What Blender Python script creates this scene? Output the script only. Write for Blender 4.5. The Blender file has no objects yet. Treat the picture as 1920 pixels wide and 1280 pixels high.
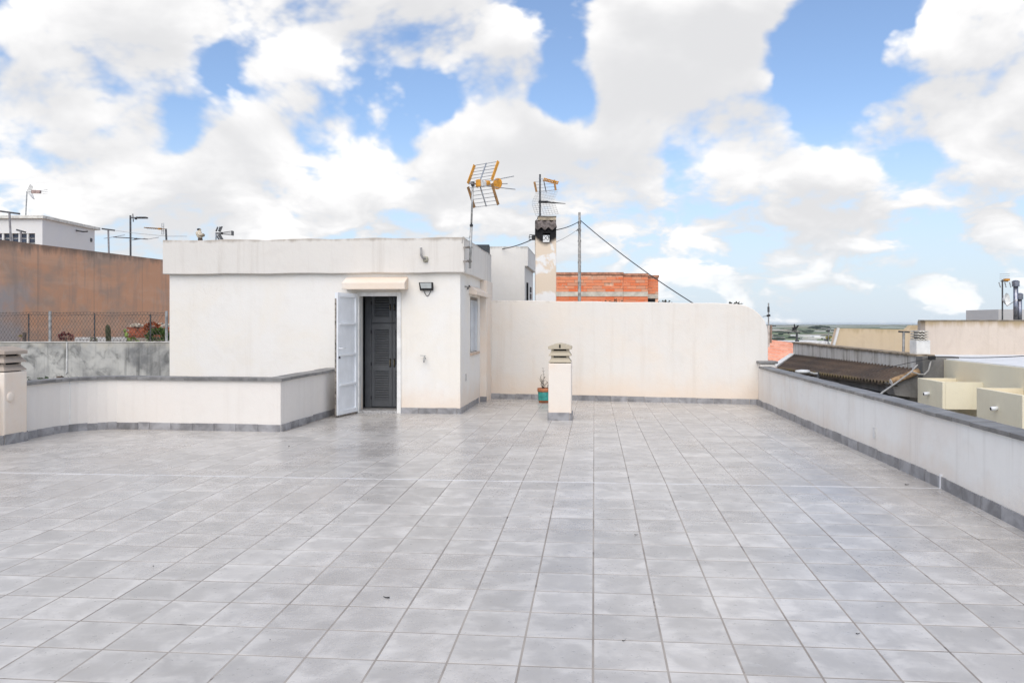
import bpy, bmesh, math, random
from mathutils import Vector, Matrix
random.seed(7)
R = math.radians
scn = bpy.context.scene
COL = scn.collection

# ------------------------------------------------------------------ camera
F, HZ, CZ = 1545.0, 606.0, 1.613
cam_d = bpy.data.cameras.new('camera')
cam = bpy.data.objects.new('camera', cam_d)
COL.objects.link(cam)
cam_d.sensor_width = 36.0
cam_d.lens = 36.0 * F / 1920.0
cam_d.shift_y = -(640.0 - HZ) / 1920.0
cam_d.clip_start = 0.05
cam_d.clip_end = 120000
cam.location = (0, 0, CZ)
cam.rotation_euler = (R(90), 0, 0)
scn.camera = cam

# ------------------------------------------------------------------ node helper
class NT:
    def __init__(self, tree):
        self.t = tree
    def n(self, typ, **kw):
        x = self.t.nodes.new(typ)
        for k, v in kw.items():
            setattr(x, k, v)
        return x
    def set(self, sock, v):
        if isinstance(v, bpy.types.NodeSocket):
            self.t.links.new(v, sock)
        elif v is not None:
            if hasattr(sock.default_value, '__len__') and not hasattr(v, '__len__'):
                sock.default_value = [v] * len(sock.default_value)
            elif hasattr(sock.default_value, '__len__') and len(sock.default_value) == 4 and len(v) == 3:
                sock.default_value = (*v, 1)
            else:
                sock.default_value = v
    def m(self, op, a, b=None, c=None, clamp=False):
        x = self.n('ShaderNodeMath', operation=op, use_clamp=clamp)
        self.set(x.inputs[0], a)
        if b is not None: self.set(x.inputs[1], b)
        if c is not None: self.set(x.inputs[2], c)
        return x.outputs[0]
    def vm(self, op, a, b=None, s=None):
        x = self.n('ShaderNodeVectorMath', operation=op)
        self.set(x.inputs[0], a)
        if b is not None: self.set(x.inputs[1], b)
        if s is not None: self.set(x.inputs['Scale'], s)
        return x.outputs['Value'] if op in ('DOT_PRODUCT', 'LENGTH') else x.outputs[0]
    def mix(self, f, a, b, mode='MIX'):
        x = self.n('ShaderNodeMix', data_type='RGBA', blend_type=mode)
        self.set(x.inputs[0], f); self.set(x.inputs[6], a); self.set(x.inputs[7], b)
        return x.outputs[2]
    def ss(self, v, a, b, lo=0.0, hi=1.0):
        x = self.n('ShaderNodeMapRange', interpolation_type='SMOOTHSTEP')
        self.set(x.inputs[0], v); self.set(x.inputs[1], a); self.set(x.inputs[2], b)
        self.set(x.inputs[3], lo); self.set(x.inputs[4], hi)
        return x.outputs[0]
    def noise(self, vec, scale, detail=4, rough=0.55, dist=0.0, dims='3D', w=None, out=0):
        x = self.n('ShaderNodeTexNoise', noise_dimensions=dims)
        if vec is not None: self.set(x.inputs['Vector'], vec)
        self.set(x.inputs['Scale'], scale); self.set(x.inputs['Detail'], detail)
        self.set(x.inputs['Roughness'], rough); self.set(x.inputs['Distortion'], dist)
        if w is not None: self.set(x.inputs['W'], w)
        return x.outputs[out]
    def comb(self, x, y, z):
        c = self.n('ShaderNodeCombineXYZ')
        for i, v in enumerate((x, y, z)): self.set(c.inputs[i], v)
        return c.outputs[0]
    def sep(self, v):
        s = self.n('ShaderNodeSeparateXYZ'); self.set(s.inputs[0], v)
        return s.outputs

# ------------------------------------------------------------------ world: Nishita sky with broken cumulus
SUN_EL, SUN_AZ = R(48), R(194)          # azimuth from +Y towards +X: behind the camera, a little to the left
w = bpy.data.worlds.new('World'); scn.world = w; w.use_nodes = True
w.node_tree.nodes.clear()
N = NT(w.node_tree)
tc = N.n('ShaderNodeTexCoord')
dirv = tc.outputs['Generated']
sky = N.n('ShaderNodeTexSky', sky_type='NISHITA')
sky.sun_disc = False; sky.sun_elevation = SUN_EL; sky.sun_rotation = SUN_AZ
sky.altitude = 100; sky.air_density = 1.0; sky.dust_density = 0.6; sky.ozone_density = 1.2
dx, dy, dz = N.sep(dirv)
SKY_GAIN, CLOUD_DARK, CLOUD_LIT = (.745, .80, .89), (4.05, 4.06, 4.14), (6.5, 6.43, 6.36)
# open blue and banks of cloud as they stood in the sky: (where, size, more or less cloud)
BLOBS = [(40, 110, 110, 120, .24), (1062, 35, 100, 120, -.46), (1010, 150, 85, 60, -.22), (1085, 195, 45, 40, -.18), (790, 188, 95, 38, -.24), (400, 140, 85, 36, -.30), (315, 205, 50, 45, -.26),
         (1560, 95, 125, 120, -.34), (1690, 15, 70, 60, -.14), (1560, 245, 60, 55, -.13), (1735, 292, 85, 38, -.16), (1262, 350, 45, 70, -.10), (1790, 385, 45, 50, -.14),
         (1600, 585, 520, 30, -.10), (1700, 480, 90, 26, .10), (1330, 500, 110, 26, .08), (1480, 530, 70, 16, .08), (1620, 540, 60, 14, .08),
         (540, 220, 170, 120, .24), (980, 235, 95, 75, .22), (1120, 300, 110, 75, .18), (1300, 55, 125, 95, .24), (1240, 180, 100, 60, .20), (1410, 225, 115, 75, .18),
         (1810, 120, 180, 130, .26), (1700, 215, 90, 50, .12), (1870, 350, 75, 70, .20), (1640, 370, 125, 55, .16), (1530, 455, 140, 32, .12), (720, 55, 270, 75, .22),
         (150, 140, 210, 170, .20), (560, 380, 600, 85, .13), (880, 300, 120, 80, .12)]
def billow(dv, x, y, z, det):
    """cumulus texture: broad masses, cauliflower heads, finer towards the horizon"""
    sq = N.comb(x, y, N.m('MULTIPLY', z, 1.45))
    low = N.ss(z, 0.05, 0.24)
    big = N.noise(sq, 4.6, det, 0.53, 0.25)
    small = N.noise(N.comb(x, y, N.m('MULTIPLY', z, 2.2)), 13.0, det - 1, 0.55, 0.3)
    fld = N.m('ADD', N.m('MULTIPLY', big, low), N.m('MULTIPLY', small, N.m('SUBTRACT', 1.0, low)))
    v = N.n('ShaderNodeTexVoronoi'); v.inputs['Scale'].default_value = 21.0; N.set(v.inputs['Vector'], sq)
    v.inputs['Detail'].default_value = 2.0; v.inputs['Roughness'].default_value = .55; v.inputs['Lacunarity'].default_value = 2.3
    puff = N.m('SUBTRACT', .45, v.outputs['Distance'])
    return fld, puff
fld, puff = billow(dirv, dx, dy, dz, 5.5)
warp = N.vm('SUBTRACT', N.noise(dirv, 6.5, 3, 0.55, out=1), (0.5, 0.5, 0.5))
wx, wy, wz = N.sep(N.vm('ADD', dirv, N.vm('SCALE', warp, s=0.16)))
az = N.m('ARCTAN2', wx, wy)
el = N.m('ARCSINE', N.m('MINIMUM', N.m('MAXIMUM', wz, -0.99), 0.99))
bank = None; rise = None
aev = N.comb(az, el, 0)
for (px, py, rx, ry, amt) in BLOBS:
    a0 = math.atan((px - 960) / F); e0 = math.atan((HZ - py) / F * math.cos(a0))
    ka, ke = F / rx / math.cos(a0), F / ry
    vq = N.n('ShaderNodeVectorMath', operation='MULTIPLY_ADD'); N.set(vq.inputs[0], aev)
    vq.inputs[1].default_value = (ka, ke, 0); vq.inputs[2].default_value = (-a0 * ka, -e0 * ke, 0)
    g = N.m('POWER', 0.36788, N.vm('DOT_PRODUCT', vq.outputs[0], vq.outputs[0]))
    bank = N.m('MULTIPLY', g, amt) if bank is None else N.m('MULTIPLY_ADD', g, amt, bank)
    if amt > 0:
        qe = N.m('MULTIPLY_ADD', el, ke * amt, -e0 * ke * amt)
        rise = N.m('MULTIPLY', g, qe) if rise is None else N.m('MULTIPLY_ADD', g, qe, rise)
D0 = N.m('ADD', N.m('MULTIPLY_ADD', puff, 0.11, N.m('MULTIPLY_ADD', N.m('SUBTRACT', fld, .5), 1.5, .5)), N.m('ADD', bank, 0.015))
soft = N.noise(N.comb(dx, dy, N.m('MULTIPLY', dz, 1.45)), 4.6, 2.2, 0.5, 0.25)
up = N.vm('NORMALIZE', N.vm('ADD', dirv, (0.008, 0.0, 0.045))); ux, uy, uz = N.sep(up)
soft1 = N.noise(N.comb(ux, uy, N.m('MULTIPLY', uz, 1.45)), 4.6, 2.2, 0.5, 0.25)
grad = N.m('MULTIPLY_ADD', N.m('SUBTRACT', fld, soft), 1.3, N.m('SUBTRACT', soft, soft1))
lit = N.m('ADD', N.m('MULTIPLY_ADD', grad, 2.6, .58), N.m('MULTIPLY', rise, 2.2))
thick = N.ss(D0, 0.60, 1.0)
lit = N.m('SUBTRACT', lit, N.m('MULTIPLY', thick, 0.22))
lit = N.m('POWER', N.ss(lit, .12, 1.22), 1.4)
mask = N.ss(D0, N.m('MULTIPLY_ADD', lit, .055, .40), N.m('MULTIPLY_ADD', lit, -.085, .61))
ccol = N.mix(lit, CLOUD_DARK, CLOUD_LIT)
skyc = N.mix(1.0, sky.outputs[0], SKY_GAIN, 'MULTIPLY')
veil = N.ss(dz, 0.0, 0.26, 0.85, 0.06)
skyc = N.mix(veil, skyc, (3.4, 3.9, 4.55))
cover = N.m('MULTIPLY', mask, N.ss(dz, -0.01, 0.12, 0.50, 1.0))
final = N.mix(cover, skyc, ccol)
below = N.ss(dz, -0.02, 0.0)
final = N.mix(below, (2.4, 2.4, 2.3), final)
bg = N.n('ShaderNodeBackground'); N.set(bg.inputs[0], final); bg.inputs[1].default_value = 0.108
wo = N.n('ShaderNodeOutputWorld'); w.node_tree.links.new(bg.outputs[0], wo.inputs[0])
try:
    w.cycles.sampling_method = 'MANUAL'; w.cycles.sample_map_resolution = 512
except Exception: pass

# ------------------------------------------------------------------ sun behind thin cloud
sd = bpy.data.lights.new('sun', 'SUN'); so = bpy.data.objects.new('sun', sd); COL.objects.link(so)
sd.energy = 1.4; sd.angle = R(64); sd.color = (1.0, 0.93, 0.83)
sv = Vector((math.sin(SUN_AZ) * math.cos(SUN_EL), math.cos(SUN_AZ) * math.cos(SUN_EL), math.sin(SUN_EL)))
so.rotation_euler = sv.to_track_quat('Z', 'Y').to_euler(); so.location = sv * 50

vs = scn.view_settings
scn.display_settings.display_device = 'sRGB'
vs.view_transform = 'Standard'; vs.look = 'None'; vs.gamma = 1.0; vs.exposure = 0.84; vs.use_curve_mapping = False
scn.render.engine = 'CYCLES'
scn.cycles.max_bounces = 5; scn.cycles.diffuse_bounces = 3

# ------------------------------------------------------------------ survey frame of the terrace (u across, v away, z up)
YAW, X0, Y0, TW = .0995, .364, 3.702, .333
CY, SY = math.cos(YAW), math.sin(YAW)
VR = 12 * TW                                        # the ridge in the floor, where the expansion joint runs
def fz(u, v): return .1312 + .0023 * u + (.017 * (v - VR) if v < VR else -.0092 * (v - VR))
def S(u, v, z): return Vector((X0 + u * CY + v * SY, Y0 - u * SY + v * CY, z))
def I(x, y, z): return Vector((x, y, z))
def uv(X, Y): return ((X - X0) * CY - (Y - Y0) * SY, (X - X0) * SY + (Y - Y0) * CY)
def P(px, py, Y): return Vector(((px - 960) / F * Y, Y, CZ - (py - HZ) / F * Y))
def Yv(px, v):
    k = (px - 960) / F; return (v + X0 * SY + Y0 * CY) / (k * SY + CY)
def Yu(px, u):
    k = (px - 960) / F; return (u + X0 * CY - Y0 * SY) / (k * CY - SY)
def uat(px, v):
    Y = Yv(px, v); return uv((px - 960) / F * Y, Y)[0]
def vat(px, u):
    Y = Yu(px, u); return uv((px - 960) / F * Y, Y)[1]
def zat(py, Y): return CZ - (py - HZ) / F * Y

# ------------------------------------------------------------------ materials
MATS = {}
def mat(name, fn):
    if name not in MATS:
        m = bpy.data.materials.new(name); m.use_nodes = True
        t = m.node_tree; t.nodes.clear()
        N = NT(t)
        b = N.n('ShaderNodeBsdfPrincipled'); o = N.n('ShaderNodeOutputMaterial')
        t.links.new(b.outputs[0], o.inputs[0])
        fn(N, b)
        MATS[name] = m
    return MATS[name]
def bump(N, b, h, strength=0.3, dist=0.01):
    x = N.n('ShaderNodeBump'); x.inputs['Strength'].default_value = strength; x.inputs['Distance'].default_value = dist
    N.set(x.inputs['Height'], h); N.set(b.inputs['Normal'], x.outputs[0])
def pos(N): return N.n('ShaderNodeNewGeometry').outputs['Position']
def orand(N): return N.n('ShaderNodeObjectInfo').outputs['Random']

def plaster(name, col, tint=None, tint_amt=0.5, dirt=0.25, dirtcol=(.45, .40, .34), streak=0.25, low=None, top=None, rough=.9, grain=1.0, seed=0.0):
    """rendered wall: blotchy limewash, rain streaks, optional peach staining low down and grime below the top edge"""
    def fn(N, b):
        p = N.vm('ADD', pos(N), (seed, seed * .7, 0))
        x, y, z = N.sep(p)
        c = col
        blot = N.ss(N.noise(p, .9, 5, .6, .4), .40, .68)
        if tint: c = N.mix(N.m('MULTIPLY', blot, tint_amt), c, tint)
        b2 = N.ss(N.noise(p, 3.1, 6, .65, .6), .48, .75)
        c = N.mix(N.m('MULTIPLY', b2, dirt * .5), c, dirtcol)
        st = N.ss(N.noise(N.comb(N.m('MULTIPLY', x, 6.0), N.m('MULTIPLY', y, 6.0), N.m('MULTIPLY', z, .35)), 1.0, 5, .6), .50, .78)
        c = N.mix(N.m('MULTIPLY', st, streak * .6), c, dirtcol)
        wob = N.m('MULTIPLY', N.m('SUBTRACT', N.noise(p, 2.2, 4, .6), .5), .6)
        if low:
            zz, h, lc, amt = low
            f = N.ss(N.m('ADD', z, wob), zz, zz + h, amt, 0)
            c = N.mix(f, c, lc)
        if top:
            zz, h, lc, amt = top
            tw = N.m('MULTIPLY', N.m('SUBTRACT', N.noise(N.comb(N.m('MULTIPLY', x, 5.0), N.m('MULTIPLY', y, 5.0), N.m('MULTIPLY', z, .6)), 1.0, 5, .65), .5), h * 2.4)
            f = N.ss(N.m('ADD', z, tw), zz - h, zz, 0, amt)
            c = N.mix(f, c, lc)
        cn = N.noise(p, 1.1, 5, .7, 1.4)
        cr = N.ss(cn, .495, .5)
        cr2 = N.ss(cn, .5, .505)
        crack = N.m('MULTIPLY', N.m('MULTIPLY', cr, N.m('SUBTRACT', 1.0, cr2)), N.ss(N.noise(p, .5, 2, .5), .52, .62))
        c = N.mix(N.m('MULTIPLY', crack, .22), c, dirtcol)
        c = N.mix(1.0, c, (1.0, .985, .955), 'MULTIPLY')
        N.set(b.inputs['Base Color'], c); b.inputs['Roughness'].default_value = rough
        b.inputs['Specular IOR Level'].default_value = .25
        g = N.m('ADD', N.noise(p, 55, 4, .6), N.m('MULTIPLY', N.noise(p, 7, 4, .55), 1.8))
        bump(N, b, g, .22 * grain, .012)
    return mat(name, fn)

def simple(name, col, rough=.6, metal=0.0, var=.12, scale=6.0, spec=.4, bmp=.0, orv=0.0):
    def fn(N, b):
        p = pos(N)
        n = N.noise(p, scale, 5, .6)
        dk = tuple(max(0, c * (1 - 2.2 * var)) for c in col); lt = tuple(min(1, c * (1 + 1.6 * var)) for c in col)
        c = N.mix(N.ss(n, .3, .7), dk, lt)
        if orv:
            c = N.mix(1.0, c, N.comb(*[N.m('MULTIPLY_ADD', orand(N), orv * 2, 1 - orv)] * 3), 'MULTIPLY')
        N.set(b.inputs['Base Color'], c); b.inputs['Roughness'].default_value = rough
        b.inputs['Metallic'].default_value = metal; b.inputs['Specular IOR Level'].default_value = spec
        if bmp: bump(N, b, N.noise(p, scale * 6, 4, .6), bmp, .01)
    return mat(name, fn)

def tile_floor():
    def fn(N, b):
        p = pos(N)
        q = N.vm('SUBTRACT', p, (X0, Y0, 0))
        x, y, z = N.sep(q)
        u = N.m('DIVIDE', N.m('SUBTRACT', N.m('MULTIPLY', x, CY), N.m('MULTIPLY', y, SY)), TW)
        v = N.m('DIVIDE', N.m('ADD', N.m('MULTIPLY', x, SY), N.m('MULTIPLY', y, CY)), TW)
        cu, cv = N.m('FLOOR', u), N.m('FLOOR', v)
        wn = N.n('ShaderNodeTexWhiteNoise', noise_dimensions='2D'); N.set(wn.inputs['Vector'], N.comb(cu, cv, 0))
        rnd = wn.outputs['Value']; rc = N.sep(wn.outputs['Color'])
        fu, fv = N.m('FRACT', u), N.m('FRACT', v)
        # cloudy glaze: dark heart, paler rim, each tile from another part of the print
        loc = N.comb(N.m('ADD', fu, N.m('MULTIPLY', rc[0], 40)), N.m('ADD', fv, N.m('MULTIPLY', rc[1], 40)), N.m('MULTIPLY', rnd, 9))
        n1 = N.noise(loc, 1.7, 5, .58, .5)
        n2 = N.noise(loc, 9.0, 4, .65)
        eu = N.m('ABSOLUTE', N.m('SUBTRACT', fu, .5)); ev = N.m('ABSOLUTE', N.m('SUBTRACT', fv, .5))
        rim = N.ss(N.m('ADD', N.m('MAXIMUM', eu, ev), N.m('MULTIPLY', N.m('SUBTRACT', n1, .5), .8)), .22, .56)
        t = N.m('ADD', N.m('MULTIPLY', n1, .95), N.m('MULTIPLY', rim, .20))
        t = N.m('ADD', t, N.m('MULTIPLY', N.m('SUBTRACT', n2, .5), .22))
        t = N.ss(t, .30, .88)
        c = N.mix(t, (.455, .43, .398), (.645, .612, .57))
        stk = N.ss(N.noise(N.comb(N.m('MULTIPLY', N.sep(loc)[0], 2.0), N.m('MULTIPLY', N.sep(loc)[1], 11.0), rnd), 1.0, 5, .65, .4), .40, .70)
        c = N.mix(N.m('MULTIPLY', stk, .30), c, (.44, .42, .405))
        c = N.mix(1.0, c, N.comb(*[N.m('MULTIPLY_ADD', rnd, .20, .89)] * 3), 'MULTIPLY')
        # trodden, weathered ground: broad stains that run over the joints
        big = N.ss(N.noise(p, .42, 5, .6, .8), .46, .68)
        c = N.mix(N.m('MULTIPLY', big, .42), c, (.35, .315, .29))
        med = N.ss(N.noise(p, 2.3, 5, .65, .5), .58, .78)
        c = N.mix(N.m('MULTIPLY', med, .26), c, (.33, .29, .26))
        eff = N.ss(N.noise(p, 3.4, 6, .7, 1.2), .60, .74)
        c = N.mix(N.m('MULTIPLY', eff, .35), c, (.62, .61, .60))
        N.set(b.inputs['Base Color'], c)
        N.set(b.inputs['Roughness'], N.m('MULTIPLY_ADD', n2, .16, N.m('MULTIPLY_ADD', big, -.06, .22)))
        b.inputs['Specular IOR Level'].default_value = .5
        bump(N, b, N.m('ADD', N.noise(p, 26, 3, .5), N.m('MULTIPLY', N.noise(p, 9, 2, .5), 1.2)), .03, .006)
    return mat('glazed floor tile', fn)

def stone_tile(name='grey skirting tile', a=(.20, .195, .20), bb=(.37, .365, .375)):
    def fn(N, b):
        p = N.vm('ADD', pos(N), N.vm('SCALE', (13., 7., 5.), s=orand(N)))
        n = N.noise(p, 5.0, 6, .62, .6)
        c = N.mix(N.ss(n, .32, .68), a, bb)
        c = N.mix(1.0, c, N.comb(*[N.m('MULTIPLY_ADD', orand(N), .30, .84)] * 3), 'MULTIPLY')
        N.set(b.inputs['Base Color'], c); b.inputs['Roughness'].default_value = .5
        bump(N, b, N.noise(p, 40, 3, .5), .1, .006)
    return mat(name, fn)

M_tile = tile_floor()
M_skirt = stone_tile()
M_coping = stone_tile('grey coping tile', (.15, .145, .142), (.245, .238, .232))
def grout_fn(N, b):
    p = pos(N)
    c = N.mix(N.ss(N.noise(p, 1.3, 5, .65, .6), .38, .64), (.40, .36, .32), (.28, .248, .22))
    c = N.mix(N.ss(N.noise(p, 5.0, 4, .6), .60, .70), c, (.14, .125, .115))
    N.set(b.inputs['Base Color'], c); b.inputs['Roughness'].default_value = .95
M_grout = mat('sandy grout', grout_fn)
M_joint = simple('white joint filler', (.74, .74, .75), .8, 0, .06, 5)
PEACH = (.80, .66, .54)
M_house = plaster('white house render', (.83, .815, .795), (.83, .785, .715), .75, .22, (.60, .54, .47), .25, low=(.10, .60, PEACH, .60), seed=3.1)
M_band = plaster('roof band render', (.74, .715, .685), (.79, .745, .695), .5, .22, (.47, .42, .37), .60, top=(3.08, .07, (.36, .31, .26), .75), seed=8.0)
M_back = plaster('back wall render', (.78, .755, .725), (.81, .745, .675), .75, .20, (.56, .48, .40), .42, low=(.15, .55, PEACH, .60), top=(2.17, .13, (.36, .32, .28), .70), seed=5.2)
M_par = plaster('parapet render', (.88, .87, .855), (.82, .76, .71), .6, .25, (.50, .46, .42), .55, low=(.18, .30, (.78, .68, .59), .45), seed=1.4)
M_low = plaster('low wall render', (.78, .75, .72), (.80, .75, .71), .6, .16, (.55, .48, .43), .30, seed=11.0)
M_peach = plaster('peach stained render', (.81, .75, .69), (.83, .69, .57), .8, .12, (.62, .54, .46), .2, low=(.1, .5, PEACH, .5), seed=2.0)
M_hood = plaster('hood render', (.80, .74, .68), (.84, .68, .54), .7, .15, (.6, .5, .42), .1, seed=4.0)
M_inside = simple('inside wall', (.35, .35, .36), .9)
M_cab = simple('charcoal paint', (.125, .13, .138), .45, 0, .05, 5, .4)
M_black = simple('black metal', (.02, .02, .022), .45, 0, .1, 6)
M_white = simple('white enamel', (.86, .88, .90), .35, 0, .03, 4, .5)
M_whitet = simple('white trim', (.78, .77, .74), .5, 0, .06, 5)
M_rust = simple('worn grey edge', (.26, .23, .20), .8, 0, .35, 20)
M_galv = simple('galvanised steel', (.42, .42, .41), .45, .7, .15, 12)
M_dark = simple('dark steel', (.10, .10, .105), .5, .5, .2, 12)
M_alu = simple('aluminium rod', (.50, .51, .52), .4, .8, .1, 10)
M_orange = simple('orange plastic', (.72, .33, .04), .45, 0, .12, 14)
M_brown = simple('weathered orange plastic', (.36, .19, .07), .6, 0, .15, 14)
M_cable = simple('black cable', (.035, .035, .038), .6)
M_gcable = simple('grey cable', (.36, .35, .33), .6)
M_glass = simple('lamp glass', (.60, .63, .62), .15, 0, .05, 4, .6)
M_brass = simple('old brass', (.22, .18, .11), .4, .8, .2, 20)
M_vent = plaster('weathered concrete cap', (.47, .415, .32), (.56, .50, .40), .6, .5, (.22, .19, .15), .4, grain=1.5, seed=6.0)
M_ventbr = plaster('reddish concrete cap', (.43, .37, .32), (.50, .40, .34), .6, .4, (.25, .20, .17), .3, grain=1.5, seed=6.6)
M_hole = simple('dark void', (.015, .015, .016), .95)
M_conc = plaster('stained concrete', (.52, .52, .50), (.20, .205, .21), 1.0, 1.7, (.10, .105, .105), 1.6, top=(1.20, .22, (.55, .52, .45), .6), grain=1.6, seed=9.0)
M_town = plaster('town render', (.62, .59, .55), (.7, .66, .6), .5, .2, (.4, .36, .32), .3, seed=13.0)

# ------------------------------------------------------------------ mesh builder
class MB:
    def __init__(s): s.v = []; s.f = []
    def add(s, vs, fs):
        o = len(s.v); s.v += [Vector(x) for x in vs]; s.f += [tuple(i + o for i in f) for f in fs]; return s
    def hexa(s, p):      # p: 4 bottom, 4 top (counter-clockwise from above)
        return s.add(p, [(3, 2, 1, 0), (4, 5, 6, 7), (0, 1, 5, 4), (1, 2, 6, 5), (2, 3, 7, 6), (3, 0, 4, 7)])
    def box(s, a0, a1, b0, b1, z0, z1, T=I):
        return s.hexa([T(a0, b0, z0), T(a1, b0, z0), T(a1, b1, z0), T(a0, b1, z0), T(a0, b0, z1), T(a1, b0, z1), T(a1, b1, z1), T(a0, b1, z1)])
    def bar(s, a, b, wd, ht=None, upv=(0, 0, 1)):
        a, b = Vector(a), Vector(b); ht = ht or wd
        d = (b - a).normalized(); upv = Vector(upv)
        x = d.cross(upv)
        if x.length < 1e-4: x = d.cross(Vector((0, 1, 0)))
        x.normalize(); y = x.cross(d).normalized()
        x *= wd / 2; y *= ht / 2
        return s.hexa([a - x - y, a + x - y, b + x - y, b - x - y, a - x + y, a + x + y, b + x + y, b - x + y])
    def tube(s, pts, r, n=6, r2=None, caps=True):
        pts = [Vector(p) for p in pts]; k = len(pts); rings = []
        prev = None
        for i, p in enumerate(pts):
            d = (pts[min(i + 1, k - 1)] - pts[max(i - 1, 0)]).normalized()
            if prev is None:
                x = d.cross(Vector((0, 0, 1)))
                if x.length < 1e-3: x = d.cross(Vector((0, 1, 0)))
            else: x = prev - d * prev.dot(d)
            x.normalize(); prev = x; y = d.cross(x)
            rr = r if r2 is None else r + (r2 - r) * i / max(1, k - 1)
            rings.append([p + (x * math.cos(2 * math.pi * j / n) + y * math.sin(2 * math.pi * j / n)) * rr for j in range(n)])
        vs = [q for g in rings for q in g]; fs = []
        for i in range(k - 1):
            for j in range(n):
                a = i * n + j; b = i * n + (j + 1) % n
                fs.append((a, b, b + n, a + n))
        if caps: fs.append(tuple(range(n))[::-1]); fs.append(tuple((k - 1) * n + j for j in range(n)))
        return s.add(vs, fs)
    def loft(s, rings, caps=True):
        n = len(rings[0]); vs = [q for g in rings for q in g]; fs = []
        for i in range(len(rings) - 1):
            for j in range(n):
                a = i * n + j; b = i * n + (j + 1) % n
                fs.append((a, b, b + n, a + n))
        if caps: fs.append(tuple(range(n))[::-1]); fs.append(tuple((len(rings) - 1) * n + j for j in range(n)))
        return s.add(vs, fs)
    def lathe(s, c, prof, n=20, sx=1.0, sy=1.0):
        c = Vector(c)
        return s.loft([[c + Vector((r * sx * math.cos(2 * math.pi * j / n), r * sy * math.sin(2 * math.pi * j / n), z)) for j in range(n)] for r, z in prof])
    def prism(s, poly, off):      # planar polygon extruded by a vector
        off = Vector(off); n = len(poly); poly = [Vector(p) for p in poly]
        vs = poly + [p + off for p in poly]
        return s.add(vs, [tuple(range(n)), tuple(range(2 * n - 1, n - 1, -1))] + [(i, i + n, (i + 1) % n + n, (i + 1) % n) for i in range(n)])
    def wall(s, us, zs, holes, t, T):   # panel with openings; T(a, depth, z)
        nu, nz = len(us), len(zs)
        def hole(i, j):
            if i < 0 or j < 0 or i >= nu - 1 or j >= nz - 1: return True
            a, z = (us[i] + us[i + 1]) / 2, (zs[j] + zs[j + 1]) / 2
            return any(h[0] < a < h[1] and h[2] < z < h[3] for h in holes)
        idx = {}; vs = []; fs = []
        def vi(i, j, k):
            if (i, j, k) not in idx: idx[(i, j, k)] = len(vs); vs.append(T(us[i], t * k, zs[j]))
            return idx[(i, j, k)]
        for i in range(nu - 1):
            for j in range(nz - 1):
                if hole(i, j): continue
                fs.append((vi(i, j, 0), vi(i + 1, j, 0), vi(i + 1, j + 1, 0), vi(i, j + 1, 0)))
                fs.append((vi(i, j + 1, 1), vi(i + 1, j + 1, 1), vi(i + 1, j, 1), vi(i, j, 1)))
                if hole(i - 1, j): fs.append((vi(i, j, 0), vi(i, j + 1, 0), vi(i, j + 1, 1), vi(i, j, 1)))
                if hole(i + 1, j): fs.append((vi(i + 1, j, 1), vi(i + 1, j + 1, 1), vi(i + 1, j + 1, 0), vi(i + 1, j, 0)))
                if hole(i, j - 1): fs.append((vi(i, j, 1), vi(i + 1, j, 1), vi(i + 1, j, 0), vi(i, j, 0)))
                if hole(i, j + 1): fs.append((vi(i, j + 1, 0), vi(i + 1, j + 1, 0), vi(i + 1, j + 1, 1), vi(i, j + 1, 1)))
        return s.add(vs, fs)
    def build(s, name, m, parent=None, base=None, smooth=False, bevel=0.0):
        b = Vector(base) if base is not None else (Vector(parent['_b']) if parent is not None and '_b' in parent else Vector((0, 0, 0)))
        me = bpy.data.meshes.new(name)
        me.from_pydata([tuple(p - b) for p in s.v], [], s.f); me.update()
        bm = bmesh.new(); bm.from_mesh(me); bmesh.ops.recalc_face_normals(bm, faces=bm.faces); bm.to_mesh(me); bm.free()
        if smooth:
            for p in me.polygons: p.use_smooth = True
        me.materials.append(m)
        o = bpy.data.objects.new(name, me); COL.objects.link(o)
        if parent is not None:
            o.parent = parent
            o['_b'] = parent['_b'] if '_b' in parent else (0.0, 0.0, 0.0)
            if '_mesh' in parent or base is not None: pass
        else:
            o.location = b; o['_b'] = tuple(b)
        if bevel:
            md = o.modifiers.new('bevel', 'BEVEL'); md.width = bevel; md.segments = 2; md.limit_method = 'ANGLE'; md.angle_limit = R(40)
        return o
def thing(name, label, cat, base, group=None):
    o = bpy.data.objects.new(name, None); COL.objects.link(o)
    o.location = Vector(base); o['_b'] = tuple(Vector(base)); o.empty_display_size = .2
    o['label'] = label; o['category'] = cat
    if group: o['group'] = group
    return o
def tag(o, label, cat, group=None):
    o['label'] = label; o['category'] = cat
    if group: o['group'] = group
    return o
def lab(o, label): o['label'] = label; return o
def kind(o, k): o['kind'] = k; return o

# ================================================================== TERRAIN AND FLOOR
U_R = 3.10            # inner face of the right parapet
U_L = -7.42           # inner face of the left parapet
V_LOW = 7.48          # front face of the low wall round the light well
U_LOW = -4.38
V_H = 10.18           # house front
U_H0, U_H1 = uat(318, V_H), -2.27
BKL, BKR = (-2.30, 13.45), (3.10, 12.42)           # inner foot of the back wall
def vback(u): return BKL[1] + (BKR[1] - BKL[1]) * (u - BKL[0]) / (BKR[0] - BKL[0])

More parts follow.
